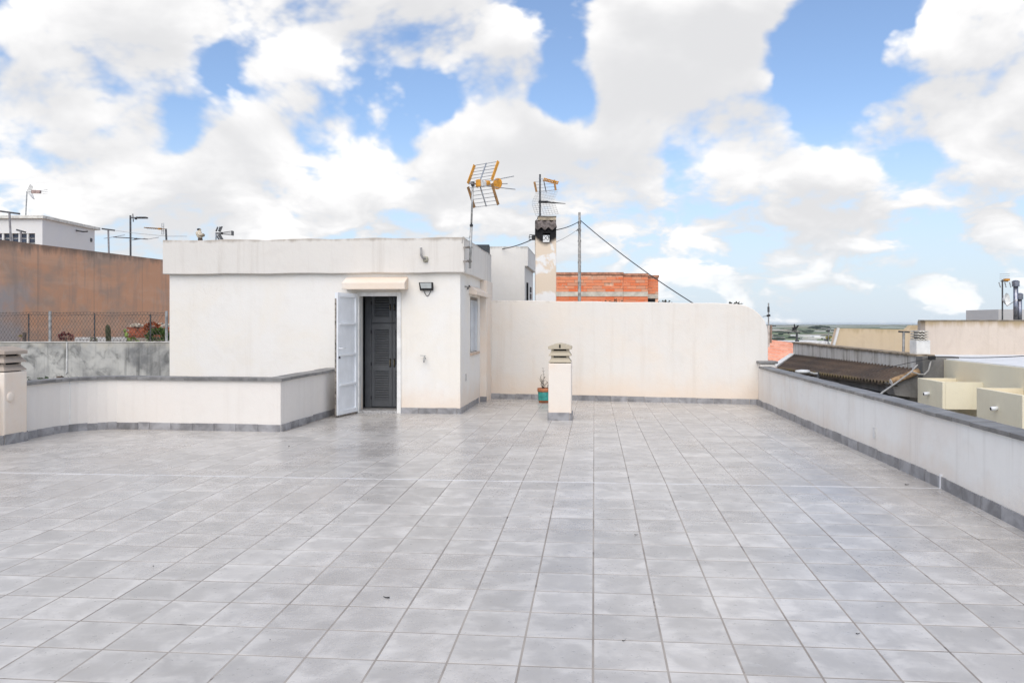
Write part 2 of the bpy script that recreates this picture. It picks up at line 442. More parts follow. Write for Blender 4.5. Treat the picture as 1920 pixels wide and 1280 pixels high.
def ground():
    rs = [0, 20, 45, 80, 140, 250, 420, 700, 1200, 2000, 3200, 5000, 8000, 13000, 20000, 32000, 48000]
    n = 720; vs = []; fs = []
    rnd = random.Random(3)
    for i, r in enumerate(rs):
        for j in range(n):
            a = 2 * math.pi * j / n
            t = min(1, max(0, (r - 45) / 900)); t = t * t * (3 - 2 * t)
            z = -7.5 - 54 * t
            if 6000 < r < 30000: z += (9 + 12 * math.sin(a * 7 + r * .0009) + 8 * math.sin(a * 23 + r * .0021) + 4 * math.sin(a * 61 + r)) * min(1, (r - 6000) / 5000)
            vs.append((r * math.sin(a), r * math.cos(a), z))
    for i in range(len(rs) - 1):
        for j in range(n):
            a, b = i * n + j, i * n + (j + 1) % n
            fs.append((a, b, b + n, a + n))
    def fn(N, b):
        p = pos(N); x, y, z = N.sep(p)
        v = N.n('ShaderNodeTexVoronoi'); v.inputs['Scale'].default_value = .0032; N.set(v.inputs['Vector'], N.comb(x, N.m('MULTIPLY', y, .45), 0))
        rc = N.sep(v.outputs['Color'])
        c = N.mix(rc[0], (.08, .125, .055), (.20, .24, .12))
        c = N.mix(N.ss(rc[1], .62, .66), c, (.34, .30, .22))
        c = N.mix(N.ss(rc[2], .80, .82), c, (.70, .70, .68))
        c = N.mix(N.ss(N.noise(p, .0045, 5, .6), .5, .65), c, (.05, .075, .045))
        town = N.ss(N.vm('LENGTH', p), 300, 700)
        c = N.mix(town, (.22, .20, .18), c)
        N.set(b.inputs['Base Color'], c); b.inputs['Roughness'].default_value = .95
    o = MB().add(vs, fs).build('ground', mat('plain with fields', fn))
    kind(o, 'structure')
ground()

def floor():
    # slab under the tiles follows the two falls of the roof
    m = MB()
    D = .0006
    outs = [(U_L - .05, -9.0), (U_R + .05, -9.0)]
    def strip(u0, u1, v0, v1):
        m.hexa([S(u0, v0, fz(u0, v0) - .35), S(u1, v0, fz(u1, v0) - .35), S(u1, v1, fz(u1, v1) - .35), S(u0, v1, fz(u0, v1) - .35),
                S(u0, v0, fz(u0, v0) - D), S(u1, v0, fz(u1, v0) - D), S(u1, v1, fz(u1, v1) - D), S(u0, v1, fz(u0, v1) - D)])
    strip(U_L - .1, U_R + .1, -6.0, VR)
    strip(U_L - .1, U_R + .1, VR, V_LOW + .1)
    strip(U_LOW - .1, U_R + .1, V_LOW + .1, V_H + .3)
    strip(U_H1 - .05, U_R + .1, V_H + .3, 13.5)
    fl = kind(m.build('floor', M_grout), 'structure')
    # tiles
    g = .0047
    def shared(cache={}):
        if 'm' not in cache:
            a = TW / 2 - g; c = .0012
            mb = MB().add([(-a, -a, -.010), (a, -a, -.010), (a, a, -.010), (-a, a, -.010), (-a, -a, -c), (a, -a, -c), (a, a, -c), (-a, a, -c),
                           (-a + c, -a + c, 0), (a - c, -a + c, 0), (a - c, a - c, 0), (-a + c, a - c, 0)],
                          [(0, 1, 5, 4), (1, 2, 6, 5), (2, 3, 7, 6), (3, 0, 4, 7), (4, 5, 9, 8), (5, 6, 10, 9), (6, 7, 11, 10), (7, 4, 8, 11), (8, 9, 10, 11)])
            me = bpy.data.meshes.new('tile'); me.from_pydata([tuple(v) for v in mb.v], [], mb.f); me.materials.append(M_tile); cache['m'] = me
        return cache['m']
    def clip(poly, ax, lim, keep_less):
        out = []
        f = lambda p: (lim(p) - p[ax]) if keep_less else (p[ax] - lim(p))
        for i in range(len(poly)):
            a, b = poly[i], poly[(i + 1) % len(poly)]
            fa, fb = f(a), f(b)
            if fa >= 0: out.append(a)
            if (fa >= 0) != (fb >= 0):
                t = fa / (fa - fb); out.append((a[0] + (b[0] - a[0]) * t, a[1] + (b[1] - a[1]) * t))
        return out
    def area(p): return abs(sum(p[i][0] * p[(i + 1) % len(p)][1] - p[(i + 1) % len(p)][0] * p[i][1] for i in range(len(p)))) / 2
    tiles = []
    for r in range(-26, 42):
        for c in range(-24, 11):
            u0, u1 = c * TW + g, (c + 1) * TW - g; v0, v1 = r * TW + g, (r + 1) * TW - g
            uc, vc = (u0 + u1) / 2, (v0 + v1) / 2
            poly = [(u0, v0), (u1, v0), (u1, v1), (u0, v1)]
            poly = clip(poly, 0, lambda p: U_R + .04, True)
            poly = clip(poly, 0, lambda p: U_L - .04, False)
            if poly: poly = clip(poly, 1, lambda p: vback(p[0]) + .03, True)
            if poly and uc < U_LOW: poly = clip(poly, 1, lambda p: V_LOW + .04, True)
            elif poly and vc > V_LOW: poly = clip(poly, 0, lambda p: U_LOW - .04, False)
            if poly and uc < U_H1: poly = clip(poly, 1, lambda p: V_H + .05, True)
            elif poly and vc > V_H: poly = clip(poly, 0, lambda p: U_H1 - .04, False)
            if len(poly) < 3 or area(poly) < .004: continue
            full = abs(area(poly) - (u1 - u0) * (v1 - v0)) < 1e-6
            sc = []
            for (a, b) in poly:
                q = S(a, b, fz(a, b))
                if q.y < .3: sc = []; break
                sc.append((960 + F * q.x / q.y, HZ - F * (q.z - CZ) / q.y))
            vis = 0
            if sc:
                cx = sum(p[0] for p in sc) / len(sc); cy = sum(p[1] for p in sc) / len(sc)
                if any(0 < p[0] < 1920 and 0 < p[1] < 1280 for p in sc): vis = area(sc)
            tiles.append((vis, r, c, uc, vc, poly, full))
    tiles.sort(key=lambda t: -t[0])
    rest = MB(); k = 0
    rj = random.Random(5)
    for (vis, r, c, uc, vc, poly, full) in tiles:
        sv_ = .017 if vc < VR else -.0092
        dzj = rj.uniform(-.0001, .0003); tilt = (rj.uniform(-.0009, .0009), rj.uniform(-.0009, .0009))
        if k < 300 and vis > 0:
            k += 1
            if full:
                o = bpy.data.objects.new('tile', shared()); COL.objects.link(o); o.parent = fl
                o.location = S(uc, vc, fz(uc, vc) + dzj)
                o.rotation_euler = (Matrix.Rotation(-YAW, 3, 'Z') @ Matrix.Rotation(math.atan(sv_) + tilt[0], 3, 'X') @ Matrix.Rotation(-.0023 + tilt[1], 3, 'Y')).to_euler()
            else:
                mb = MB(); top = [S(a, b, fz(a, b) + dzj) for a, b in poly]
                mb.prism([p - Vector((0, 0, .01)) for p in top], (0, 0, .01)); mb.build('tile', M_tile, fl)
        else:
            top = [S(a, b, fz(a, b) + dzj + (a - uc) * tilt[0] + (b - vc) * tilt[1]) for a, b in poly]
            n = len(top); vs_ = [p - Vector((0, 0, .01)) for p in top] + top
            rest.add(vs_, [tuple(range(n, 2 * n))] + [(i, (i + 1) % n, (i + 1) % n + n, i + n) for i in range(n)])
    kind(rest.build('tile_field', M_tile, fl), 'stuff')
    # white filled expansion joint along the ridge
    j = MB(); seg = 40
    for i in range(seg):
        a0 = U_L + (U_R - U_L) * i / seg; a1 = U_L + (U_R - U_L) * (i + 1) / seg
        wv = .006 + .0035 * math.sin(i * 2.1) * math.sin(i * .7)
        j.hexa([S(a0, VR - wv, fz(a0, VR) - .02), S(a1, VR - wv, fz(a1, VR) - .02), S(a1, VR + wv, fz(a1, VR) - .02), S(a0, VR + wv, fz(a0, VR) - .02),
                S(a0, VR - wv, fz(a0, VR) + .0012), S(a1, VR - wv, fz(a1, VR) + .0012), S(a1, VR + wv, fz(a1, VR) + .0012), S(a0, VR + wv, fz(a0, VR) + .0012)])
    j.build('joint_filler', M_joint, fl)
floor()

def skirting(parent, a, b, h=.105, th=.014, side=1, length=.333, phase=0.0, white_at=None):
    """row of cut tiles along the foot of a wall from a to b (u, v); side +1: the room is to the left of a->b"""
    a, b = Vector(a), Vector(b); d = (b - a); L = d.length; d.normalize(); nrm = Vector((-d.y, d.x)) * side
    t = -phase
    rr = random.Random(int(abs(a.x * 100) + abs(b.y * 37)))
    while t < L:
        s0, s1 = max(0, t) + .0028, min(L, t + length) - .0028
        t += length
        if s1 - s0 < .02: continue
        p0, p1 = a + d * s0, a + d * s1
        hh = h + rr.uniform(-.006, .006); tt = th + rr.uniform(-.002, .002)
        q0, q1 = p0 + nrm * tt, p1 + nrm * tt
        mb = MB()
        zz = lambda q: fz(q.x, q.y)
        mb.hexa([S(p0.x, p0.y, zz(p0) - .005), S(p1.x, p1.y, zz(p1) - .005), S(q1.x, q1.y, zz(q1) - .005), S(q0.x, q0.y, zz(q0) - .005),
                 S(p0.x, p0.y, zz(p0) + hh), S(p1.x, p1.y, zz(p1) + hh), S(q1.x, q1.y, zz(q1) + hh), S(q0.x, q0.y, zz(q0) + hh)])
        mb.build('skirting_tile', M_skirt, parent)

def coping(parent, path, z, w0, w1, t=.045, length=.333, m=None):
    """tiles laid along the top of a wall; path: list of (u, v); w0/w1 offsets to the left/right of the path"""
    pts = [Vector(p) for p in path]
    for i in range(len(pts) - 1):
        a, b = pts[i], pts[i + 1]; d = b - a; L = d.length; d.normalize(); nr = Vector((-d.y, d.x))
        k = max(1, round(L / length)); rr = random.Random(i + int(L * 100))
        for j in range(k):
            s0, s1 = L * j / k + .003, L * (j + 1) / k - .003
            dz_ = rr.uniform(0, .006)
            c = [a + d * s0 - nr * w1, a + d * s1 - nr * w1, a + d * s1 + nr * w0, a + d * s0 + nr * w0]
            mb = MB().hexa([S(q.x, q.y, z + dz_) for q in c] + [S(q.x, q.y, z + t + dz_) for q in c])
            mb.build('coping_tile', m or M_coping, parent, bevel=.006)

# ================================================================== TERRACE WALLS
def right_parapet():
    base = S(U_R, 4, -7.5)
    t = thing('parapet_wall', 'long low white parapet with grey coping along the right edge of the terrace', 'wall', base)
    zt = .765
    MB().box(U_R, U_R + .165, -6, 12.20, -7.5, zt, S).build('wall', M_par, t)
    coping(t, [(U_R, -6), (U_R, 12.12)], zt, .028, .19, .038)
    skirting(t, (U_R, -2), (U_R, VR - .012), side=1, phase=.1)
    skirting(t, (U_R, VR + .012), (U_R, 12.40), side=1)
    z0 = fz(U_R, VR)
    MB().box(U_R - .017, U_R, VR - .011, VR + .011, z0 + .001, z0 + .125, S).build('joint_filler', M_joint, t)
    # raised stub where it meets the back wall
    MB().box(U_R + .02, U_R + .30, 12.205, 12.44, -1, zt + .085, S).build('end_block', M_par, t, bevel=.01)
    MB().box(U_R - .012, U_R + .34, 12.17, 12.46, zt + .087, zt + .135, S).build('end_coping', M_coping, t, bevel=.01)
    MB().box(U_R - .006, U_R, vat(1640, U_R) - .05, vat(1640, U_R) + .05, .34, .46, S).build('patch', simple('bare cement patch', (.72, .70, .67), .9), t)
right_parapet()

def back_wall():
    t = thing('boundary_wall', 'white rendered end wall with rounded top corner and grey skirting behind the small vent', 'wall', S(0, 13, 0))
    th = .22
    ul, ur = BKL[0] - .3, 3.30
    zl, zr = 2.105, 1.985       # the top falls slightly to the right
    rad = .62
    prof = [(ul, -7.4), (ur, -7.4)]
    ztop = lambda u: zl + (zr - zl) * (u - ul) / (ur - ul)
    for i in range(15):
        a = math.pi / 2 * i / 14
        prof.append((ur - rad + rad * math.cos(a), ztop(ur) - rad * .93 + rad * .93 * math.sin(a)))
    n = 16
    for i in range(1, n + 1):
        u = (ur - rad) + (ul - (ur - rad)) * i / n
        prof.append((u, ztop(u) + .006 * math.sin(i * 1.7)))
    poly = [S(u, vback(u), z) for u, z in prof]
    off = S(0, th, 0) - S(0, 0, 0)
    MB().prism(poly, off).build('wall', M_back, t, bevel=.015)
    skirting(t, (U_H1, vback(U_H1)), (U_R, vback(U_R)), side=-1)
back_wall()

def low_wall():
    t = thing('light_well_parapet', 'low cream parapet with weathered grey coping, bending round the light well by the house', 'wall', S(-6, 7.5, 0))
    zt = .80
    path = [(U_LOW, V_H - .02), (U_LOW, V_LOW), (-6.55, 7.60)]
    cen, rad = (-6.75, 6.95), .66
    for i in range(1, 9):
        a = math.pi / 2 + (math.pi / 2) * i / 8
        path.append((cen[0] + rad * math.cos(a), cen[1] + rad * math.sin(a)))
    path += [(U_L, 6.3), (U_L, -6)]
    pts = [Vector(p) for p in path]
    def offs(d):
        out = []
        for i, p in enumerate(pts):
            d0 = (p - pts[i - 1]).normalized() if i else (pts[1] - pts[0]).normalized()
            d1 = (pts[i + 1] - p).normalized() if i < len(pts) - 1 else d0
            n0, n1 = Vector((-d0.y, d0.x)), Vector((-d1.y, d1.x))
            b = (n0 + n1); b.normalize(); out.append(p - b * d / max(.4, b.dot(n0)))
        return out
    outer = offs(.20)
    m = MB()
    rings = [[S(a.x, a.y, -7.5), S(b.x, b.y, -7.5), S(b.x, b.y, zt), S(a.x, a.y, zt)] for a, b in zip(pts, outer)]
    m.loft(rings).build('wall', M_low, t)
    # coping pieces
    i0, o0 = offs(-.035), offs(.235)
    rr = random.Random(2)
    for i in range(len(pts) - 1):
        L = (pts[i + 1] - pts[i]).length
        k = max(1, round(L / .34)) if L > .3 else 1
        for j in range(k):
            f0, f1 = j / k, (j + 1) / k; e = .0016 / L
            q = [i0[i].lerp(i0[i + 1], f0 + e), i0[i].lerp(i0[i + 1], f1 - e), o0[i].lerp(o0[i + 1], f1 - e), o0[i].lerp(o0[i + 1], f0 + e)]
            dz_ = rr.uniform(-.003, .003)
            MB().hexa([S(a.x, a.y, zt + dz_) for a in q] + [S(a.x, a.y, zt + .042 + dz_) for a in q]).build('coping_tile', M_coping, t)
    # skirting
    for i in range(len(pts) - 1):
        b = pts[i + 1]
        if i == len(pts) - 2: b = Vector((U_L, -2.0))
        skirting(t, pts[i], b, side=1, h=.10)
    # control joint, a pale line in the render at the start of the bend
    best = None
    for i in range(2, len(pts) - 2):
        for k in range(20):
            q = pts[i].lerp(pts[i + 1], k / 20); g = S(q.x, q.y, .5); px = 960 + F * g.x / g.y
            if best is None or abs(px - 131) < best[0]: best = (abs(px - 131), q)
    q = best[1]
    MB().tube([S(q.x, q.y, fz(q.x, q.y) + .10), S(q.x, q.y, zt)], .008, 6).build('control_joint', M_whitet, t)
low_wall()

# ================================================================== HOUSE ON THE ROOF
ZT, ZB = 3.07, 2.475
def house():
    t = thing('rooftop_house', 'small flat roofed white house with door, hood and projecting roof band', 'house', S(-5, 11, 0))
    zd0 = fz(-3.8, V_H)
    dl, dr = uat(673.5, V_H), uat(745.5, V_H)
    dtop = zat(553, Yv(710, V_H))
    us = [U_H0, dl, dr, U_H1]; zs = [-7.4, zd0 + .03, dtop, ZB + .02]
    MB().wall(us, zs, [(dl, dr, zd0 + .03, dtop)], .22, lambda a, d, z: S(a, V_H + d, z)).build('wall', M_house, t)
    v1 = 13.75
    # right side wall with a window
    w0, w1 = vat(881.5, U_H1), vat(896.5, U_H1)
    wz0, wz1 = zat(660, Yu(889, U_H1)), zat(557, Yu(889, U_H1))
    MB().wall([V_H + .001, w0, w1, v1], [-7.4, wz0, wz1, ZB + .02], [(w0, w1, wz0, wz1)], .2, lambda a, d, z: S(U_H1 - d + .0015, a, z)).build('wall', M_house, t)
    MB().box(U_H0, U_H0 + .2, V_H + .221, v1, -7.4, ZB + .02, S).build('wall', M_house, t)
    MB().box(U_H0 + .2, U_H1 - .2, v1 - .2, v1, -7.4, ZB + .02, S).build('wall', M_inside, t)
    # inside
    MB().box(U_H0 + .2, U_H1 - .2, V_H + .222, v1 - .2, zd0 - .2, zd0 + .03, S).build('inside_floor', simple('inside floor', (.25, .24, .23), .5), t)
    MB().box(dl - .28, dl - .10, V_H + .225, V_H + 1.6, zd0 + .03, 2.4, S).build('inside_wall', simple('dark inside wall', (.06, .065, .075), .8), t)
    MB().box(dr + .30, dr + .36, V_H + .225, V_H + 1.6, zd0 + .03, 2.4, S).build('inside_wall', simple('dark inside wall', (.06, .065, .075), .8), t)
    # roof band (parapet) with overhang, and roof slab
    ov = .085
    a0, a1, b0, b1 = U_H0 - ov, U_H1 + ov, V_H - ov, v1 + .03
    m = MB()
    out = [(a0, b0), (a1, b0), (a1, b1), (a0, b1)]; inn = [(a0 + .2, b0 + .2), (a1 - .2, b0 + .2), (a1 - .2, b1 - .2), (a0 + .2, b1 - .2)]
    nsub = 14
    def ring(pl, z, wob):
        r_ = []
        for i in range(4):
            p, q = Vector(pl[i]), Vector(pl[(i + 1) % 4])
            for k in range(nsub):
                c = p.lerp(q, k / nsub)
                r_.append(S(c.x, c.y, z + wob * math.sin(c.x * 5.1 + c.y * 3.3) + wob * .7 * math.sin(c.x * 11.7 + 1)))
        return r_
    rings = [ring(inn, ZB - .001, 0), ring(out, ZB - .001, .004), ring(out, ZT, .006), ring(inn, ZT, .006), ring(inn, 2.70, 0)]
    m.loft(rings, caps=False)
    m.build('roof_band', M_band, t, bevel=.012)
    MB().box(a0 + .195, a1 - .195, b0 + .195, b1 - .195, ZB + .02, 2.72, S).build('roof_slab', M_town, t)
    # skirting on front and side
    skirting(t, (dr + .03, V_H), (U_H1 + .014, V_H), side=-1, h=.10, phase=.0)
    skirting(t, (U_H1, V_H), (U_H1, w1 + .02), side=-1, h=.10)
    # pilaster at the far end of the side wall
    vp = vat(900, U_H1); up_ = uat(912, vp)
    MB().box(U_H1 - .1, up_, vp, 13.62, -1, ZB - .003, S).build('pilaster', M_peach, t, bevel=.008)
    skirting(t, (U_H1, vp), (up_ + .01, vp), side=-1, h=.10)
    # door hood
    h0, h1 = uat(646, V_H - .1), uat(763, V_H - .1)
    Yh = Yv(705, V_H - .15)
    zc0, zc1, zc2 = zat(542, Yh), zat(530, Yh), zat(519.5, Yv(705, V_H))
    pr = [(V_H + .02, zc0 - .0), (V_H - .27, zc0 - .01), (V_H - .27, zc1), (V_H + .02, zc2 + .01)]
    MB().prism([S(h0, v, z) for v, z in pr], S(h1, 0, 0) - S(h0, 0, 0)).build('door_hood', M_hood, t, bevel=.012)
    # door frame
    fr = MB(); fd = .05
    fr.box(dr - .006, dr + .062, V_H - .03, V_H + .09, zd0 + .002, dtop + .05, S)
    fr.box(dl - .05, dl + .006, V_H - .02, V_H + .09, zd0 + .002, dtop + .05, S)
    fr.box(dl + .007, dr - .007, V_H - .02, V_H + .09, dtop - .02, dtop + .05, S)
    fr.build('door_frame', M_whitet, t, bevel=.004)
    MB().box(dl + .007, dr - .007, V_H - .02, V_H + .30, zd0 - .01, zd0 + .045, S).build('threshold', simple('marble sill', (.42, .41, .40), .4, 0, .2, 15), t)
    # open door leaf
    A = Vector((dl - .045, V_H - .025)); B = Vector((uat(630, V_H - .74), V_H - .74)); dd = (B - A); L = dd.length; dd.normalize(); nn = Vector((-dd.y, dd.x))
    zb, ztp = zd0 + .035, dtop + .02
    def D(s, o, z): q = A + dd * s + nn * o; return S(q.x, q.y, z)
    # nn must point to the camera's right (visible face)
    if nn.x < 0:
        nn = -nn
    door = MB().box(.0, L, -.02, .008, zb, ztp, D).build('door', M_white, t)
    fw = .07
    for (s0, s1, z0, z1) in ((.0, fw, zb, ztp), (L - fw, L, zb, ztp)):
        MB().box(s0, s1, .008, .032, z0, z1, D).build('stile', M_white, door, bevel=.003)
    for zc in (zb + .035, ztp - .035):
        MB().box(fw + .001, L - fw - .001, .008, .031, zc - .035, zc + .035, D).build('rail', M_white, door, bevel=.003)
    H = ztp - zb
    for fzz in (.245, .49, .745):
        zc = zb + H * fzz
        MB().box(fw - .02, L - fw - .001, .0085, .040, zc - .018, zc + .018, D).build('rail', M_white, door, bevel=.004)
    MB().box(L, L + .005, -.020, .008, zb, ztp - .1, D).build('lock_edge', M_rust, door)
    MB().box(.0, L, -.022, .028, zb - .018, zb - .001, D).build('bottom_edge', M_rust, door)
    zh = zb + H * .545
    MB().tube([D(L - .035, .03, zh), D(L - .035, .075, zh), D(L - .05, .085, zh), D(L - .17, .085, zh + .006)], .009, 8).build('handle', M_white, door, smooth=True)
    MB().box(L - .06, L - .03, .032, .05, zh - .17, zh - .13, D).build('lock', M_dark, door)
    # window in the side wall
    vm = .085
    wn = MB().box(U_H1 - .11, U_H1 - .07, w0, w1, wz0, wz1, S).build('window', simple('frosted pane', (.34, .335, .325), .7, 0, .05, 4), t)
    f = MB()
    f.box(U_H1 - .07, U_H1 - .03, w0, w0 + .05, wz0, wz1, S); f.box(U_H1 - .07, U_H1 - .03, w1 - .05, w1, wz0, wz1, S)
    f.box(U_H1 - .07, U_H1 - .03, w0 + .05, w1 - .05, wz0, wz0 + .05, S); f.box(U_H1 - .07, U_H1 - .03, w0 + .05, w1 - .05, wz1 - .05, wz1, S)
    f.build('window_frame', simple('brown frame', (.22, .19, .16), .6), wn)
    for i in range(6):
        vv = w0 + .08 + (w1 - w0 - .16) * i / 5
        MB().tube([S(U_H1 - .02, vv, wz0 + .02), S(U_H1 - .02, vv, wz1 - .06)], .011, 6).build('window_bar', M_white, wn)
    MB().box(U_H1 - .10, U_H1 + .03, w0 - .04, w1 + .04, wz0 - .045, wz0 - .002, S).build('window_sill', simple('terracotta sill', (.62, .47, .36), .8), wn)
    # hood over the window
    zq = zat(540, Yu(890, U_H1)); 
    pr = [(U_H1 - .01, zq - .13), (U_H1 + .15, zq - .16), (U_H1 + .15, zq - .07), (U_H1 - .01, zq + .03)]
    v0, v1_ = w0 - .15, vp + .25
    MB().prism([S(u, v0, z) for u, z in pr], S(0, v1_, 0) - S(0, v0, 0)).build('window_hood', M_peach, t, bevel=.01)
    return dl, dr, zd0, dtop
DL, DR, ZD0, DTOP = house()

def cabinet():
    v = V_H + .62
    t = thing('louvered_cabinet', 'tall charcoal cabinet with louvered doors seen through the open doorway', 'cabinet', S(DL + .4, v, ZD0 + .03))
    z0, z1 = ZD0 + .035, 2.30
    MB().box(DL - .08, DR + .28, v + .03, v + .45, z0, z1, S).build('body', M_cab, t)
    def door(a0, a1, b0, b1, lv, name='door'):
        d = MB()
        fw = .055
        d.box(a0, a0 + fw, v - .005, v + .025, b0, b1, S); d.box(a1 - fw, a1, v - .005, v + .025, b0, b1, S)
        zs = [b0] + [x for p in lv for x in p] + [b1]
        for k in range(0, len(zs), 2):
            d.box(a0 + fw, a1 - fw, v - .005, v + .025, zs[k], zs[k + 1], S)
        o = d.build(name, M_cab, t)
        for (q0, q1) in lv:
            n = int((q1 - q0) / .042)
            for i in range(n):
                zc = q0 + (i + .5) * (q1 - q0) / n
                MB().hexa([S(a0 + fw, v + .002, zc - .017), S(a1 - fw, v + .002, zc - .017), S(a1 - fw, v + .02, zc + .005), S(a0 + fw, v + .02, zc + .005),
                           S(a0 + fw, v + .002, zc - .008), S(a1 - fw, v + .002, zc - .008), S(a1 - fw, v + .02, zc + .014), S(a0 + fw, v + .02, zc + .014)]).build('slat', M_cab, o)
        return o
    ua, ub, uc = uat(697, v), uat(735.5, v), uat(776, v)
    zs = zat(605, Yv(715, v))
    zmid = zat(690, Yv(715, v))
    for (a0, a1) in ((ua, ub - .004), (ub + .004, uc)):
        door(a0, a1, z0 + .02, zs - .02, [(z0 + .14, zmid - .05), (zmid + .05, zs - .12)])
        door(a0, a1, zs + .005, z1 - .02, [(zs + .10, z1 - .12)])
    MB().box(DL - .07, ua - .006, v, v + .028, z0, z1, S).build('side_panel', M_cab, t)
    for uu in (ub - .035, ub + .04):
        for zc, h in ((zat(680, Yv(735, v)), .12), (zat(576, Yv(735, v)), .08)):
            MB().tube([S(uu, v - .008, zc - h / 2), S(uu, v - .03, zc - h / 3), S(uu, v - .03, zc + h / 3), S(uu, v - .008, zc + h / 2)], .009, 6).build('handle', M_brass, t)
            MB().box(uu - .016, uu + .016, v - .008, v - .005, zc - h / 2 - .02, zc + h / 2 + .02, S).build('handle_plate', M_black, t)
    for zc in (zat(568, Yv(695, v)), zat(622, Yv(695, v)), zat(682, Yv(695, v)), zat(745, Yv(695, v))):
        MB().tube([S(ua - .008, v - .006, zc - .03), S(ua - .008, v - .006, zc + .03)], .009, 6).build('hinge', M_black, t)
cabinet()

def wall_fittings():
    # floodlight
    Y = Yv(801, V_H)
    u0, u1 = uat(788, V_H), uat(814, V_H); z0, z1 = zat(545, Y), zat(530, Y)
    t = thing('floodlight', 'black floodlight on the white wall to the right of the door', 'lamp', S((u0 + u1) / 2, V_H, z0))
    MB().hexa([S(u0 + .004, V_H - .05, z0), S(u1 - .004, V_H - .05, z0), S(u1 - .004, V_H - .02, z0 + .01), S(u0 + .004, V_H - .02, z0 + .01),
               S(u0, V_H - .13, z1), S(u1, V_H - .13, z1), S(u1, V_H - .06, z1), S(u0, V_H - .06, z1)]).build('housing', M_black, t, bevel=.006)
    def G(a, b): # point on the sloping front
        f = b; return S(u0 + (u1 - u0) * a + (.02 - .04 * a) * (1 - f), V_H - .05 - .08 * f - .004, z0 + (z1 - z0) * f)
    MB().prism([G(.09, .28), G(.91, .28), G(.91, .93), G(.09, .93)], S(0, -.006, 0) - S(0, 0, 0)).build('glass', M_glass, t)
    MB().bar(S(u0 + .03, V_H - .035, z0 + .02), S(u1 - .03, V_H - .035, z0 + .02), .012, .03).build('bracket', M_black, t)
    MB().box((u0 + u1) / 2 - .05, (u0 + u1) / 2 + .05, V_H - .06, V_H + .002, z0 + .01, z0 + .05, S).build('mount', M_black, t)
    c = (u0 + u1) / 2
    MB().tube([S(c - .06 + .13 * k / 10, V_H - .012, z0 + .01 - .10 * math.sin(math.pi * k / 10)) for k in range(11)], .006, 5).build('cable_loop', M_dark, t)
    # garden tap
    u, z = uat(797, V_H), zat(671, Yv(797, V_H))
    t = thing('water_tap', 'small brass water tap on the white wall below the floodlight', 'tap', S(u, V_H, z - .05))
    m = MB().tube([S(u, V_H + .01, z), S(u, V_H - .09, z), S(u + .005, V_H - .115, z - .015), S(u + .005, V_H - .12, z - .07)], .013, 8)
    m.build('body', M_galv, t, smooth=True)
    MB().tube([S(u, V_H - .06, z), S(u, V_H - .06, z + .04)], .009, 6).build('stem', M_galv, t)
    MB().bar(S(u - .07, V_H - .06, z + .045), S(u + .03, V_H - .06, z + .04), .014, .008).build('lever', M_galv, t)
    # conduit elbow on the band
    vv = V_H - .085
    u, Y = uat(794, vv), Yv(794, vv)
    zt_, zb_ = zat(465, Y), zat(491, Y)
    t = thing('cable_inlet_pipe', 'bent grey conduit pipe sticking up from the roof band right of the door', 'pipe', S(u, vv, zb_))
    MB().tube([S(u + .04, vv + .02, zb_ + .05), S(u + .035, vv - .05, zb_ + .05), S(u, vv - .06, zb_ + .065), S(u - .025, vv - .06, zb_ + .11), S(u - .03, vv - .06, zt_)], .020, 10).build('pipe', simple('grey conduit', (.30, .29, .28), .5), t, smooth=True)
    MB().lathe(S(u + .04, vv - .01, zb_ - .005), [(.001, 0), (.04, .005), (.048, .04), (.04, .09), (.001, .10)], 12).build('collar', simple('mastic', (.40, .38, .30), .9), t, smooth=True)
    # socket plate on the side wall
    v_, z_ = vat(873, U_H1), zat(707, Yu(873, U_H1))
    o = MB().box(U_H1 - .003, U_H1 + .012, v_ - .05, v_ + .05, z_ - .06, z_ + .06, S).build('outlet_plate', simple('cement plate', (.55, .53, .51), .8), base=S(U_H1, v_, z_ - .06), bevel=.004)
    tag(o, 'small grey outlet plate low on the side wall of the white house', 'outlet')
    # small bracket and wire by the window
    v_, z_ = vat(871, U_H1), zat(537, Yu(871, U_H1))
    pts = [S(U_H1 + .02, v_ + .0 + k * .05, z_ + .04 * math.sin(k * .9) * (k > 4)) for k in range(14)]
    o = MB().tube([S(U_H1 - .01, v_, z_)] + pts, .008, 5).build('wall_wire', M_dark, base=S(U_H1, v_, z_))
    tag(o, 'loose dark wire end on the side wall above the barred window', 'wire')
wall_fittings()

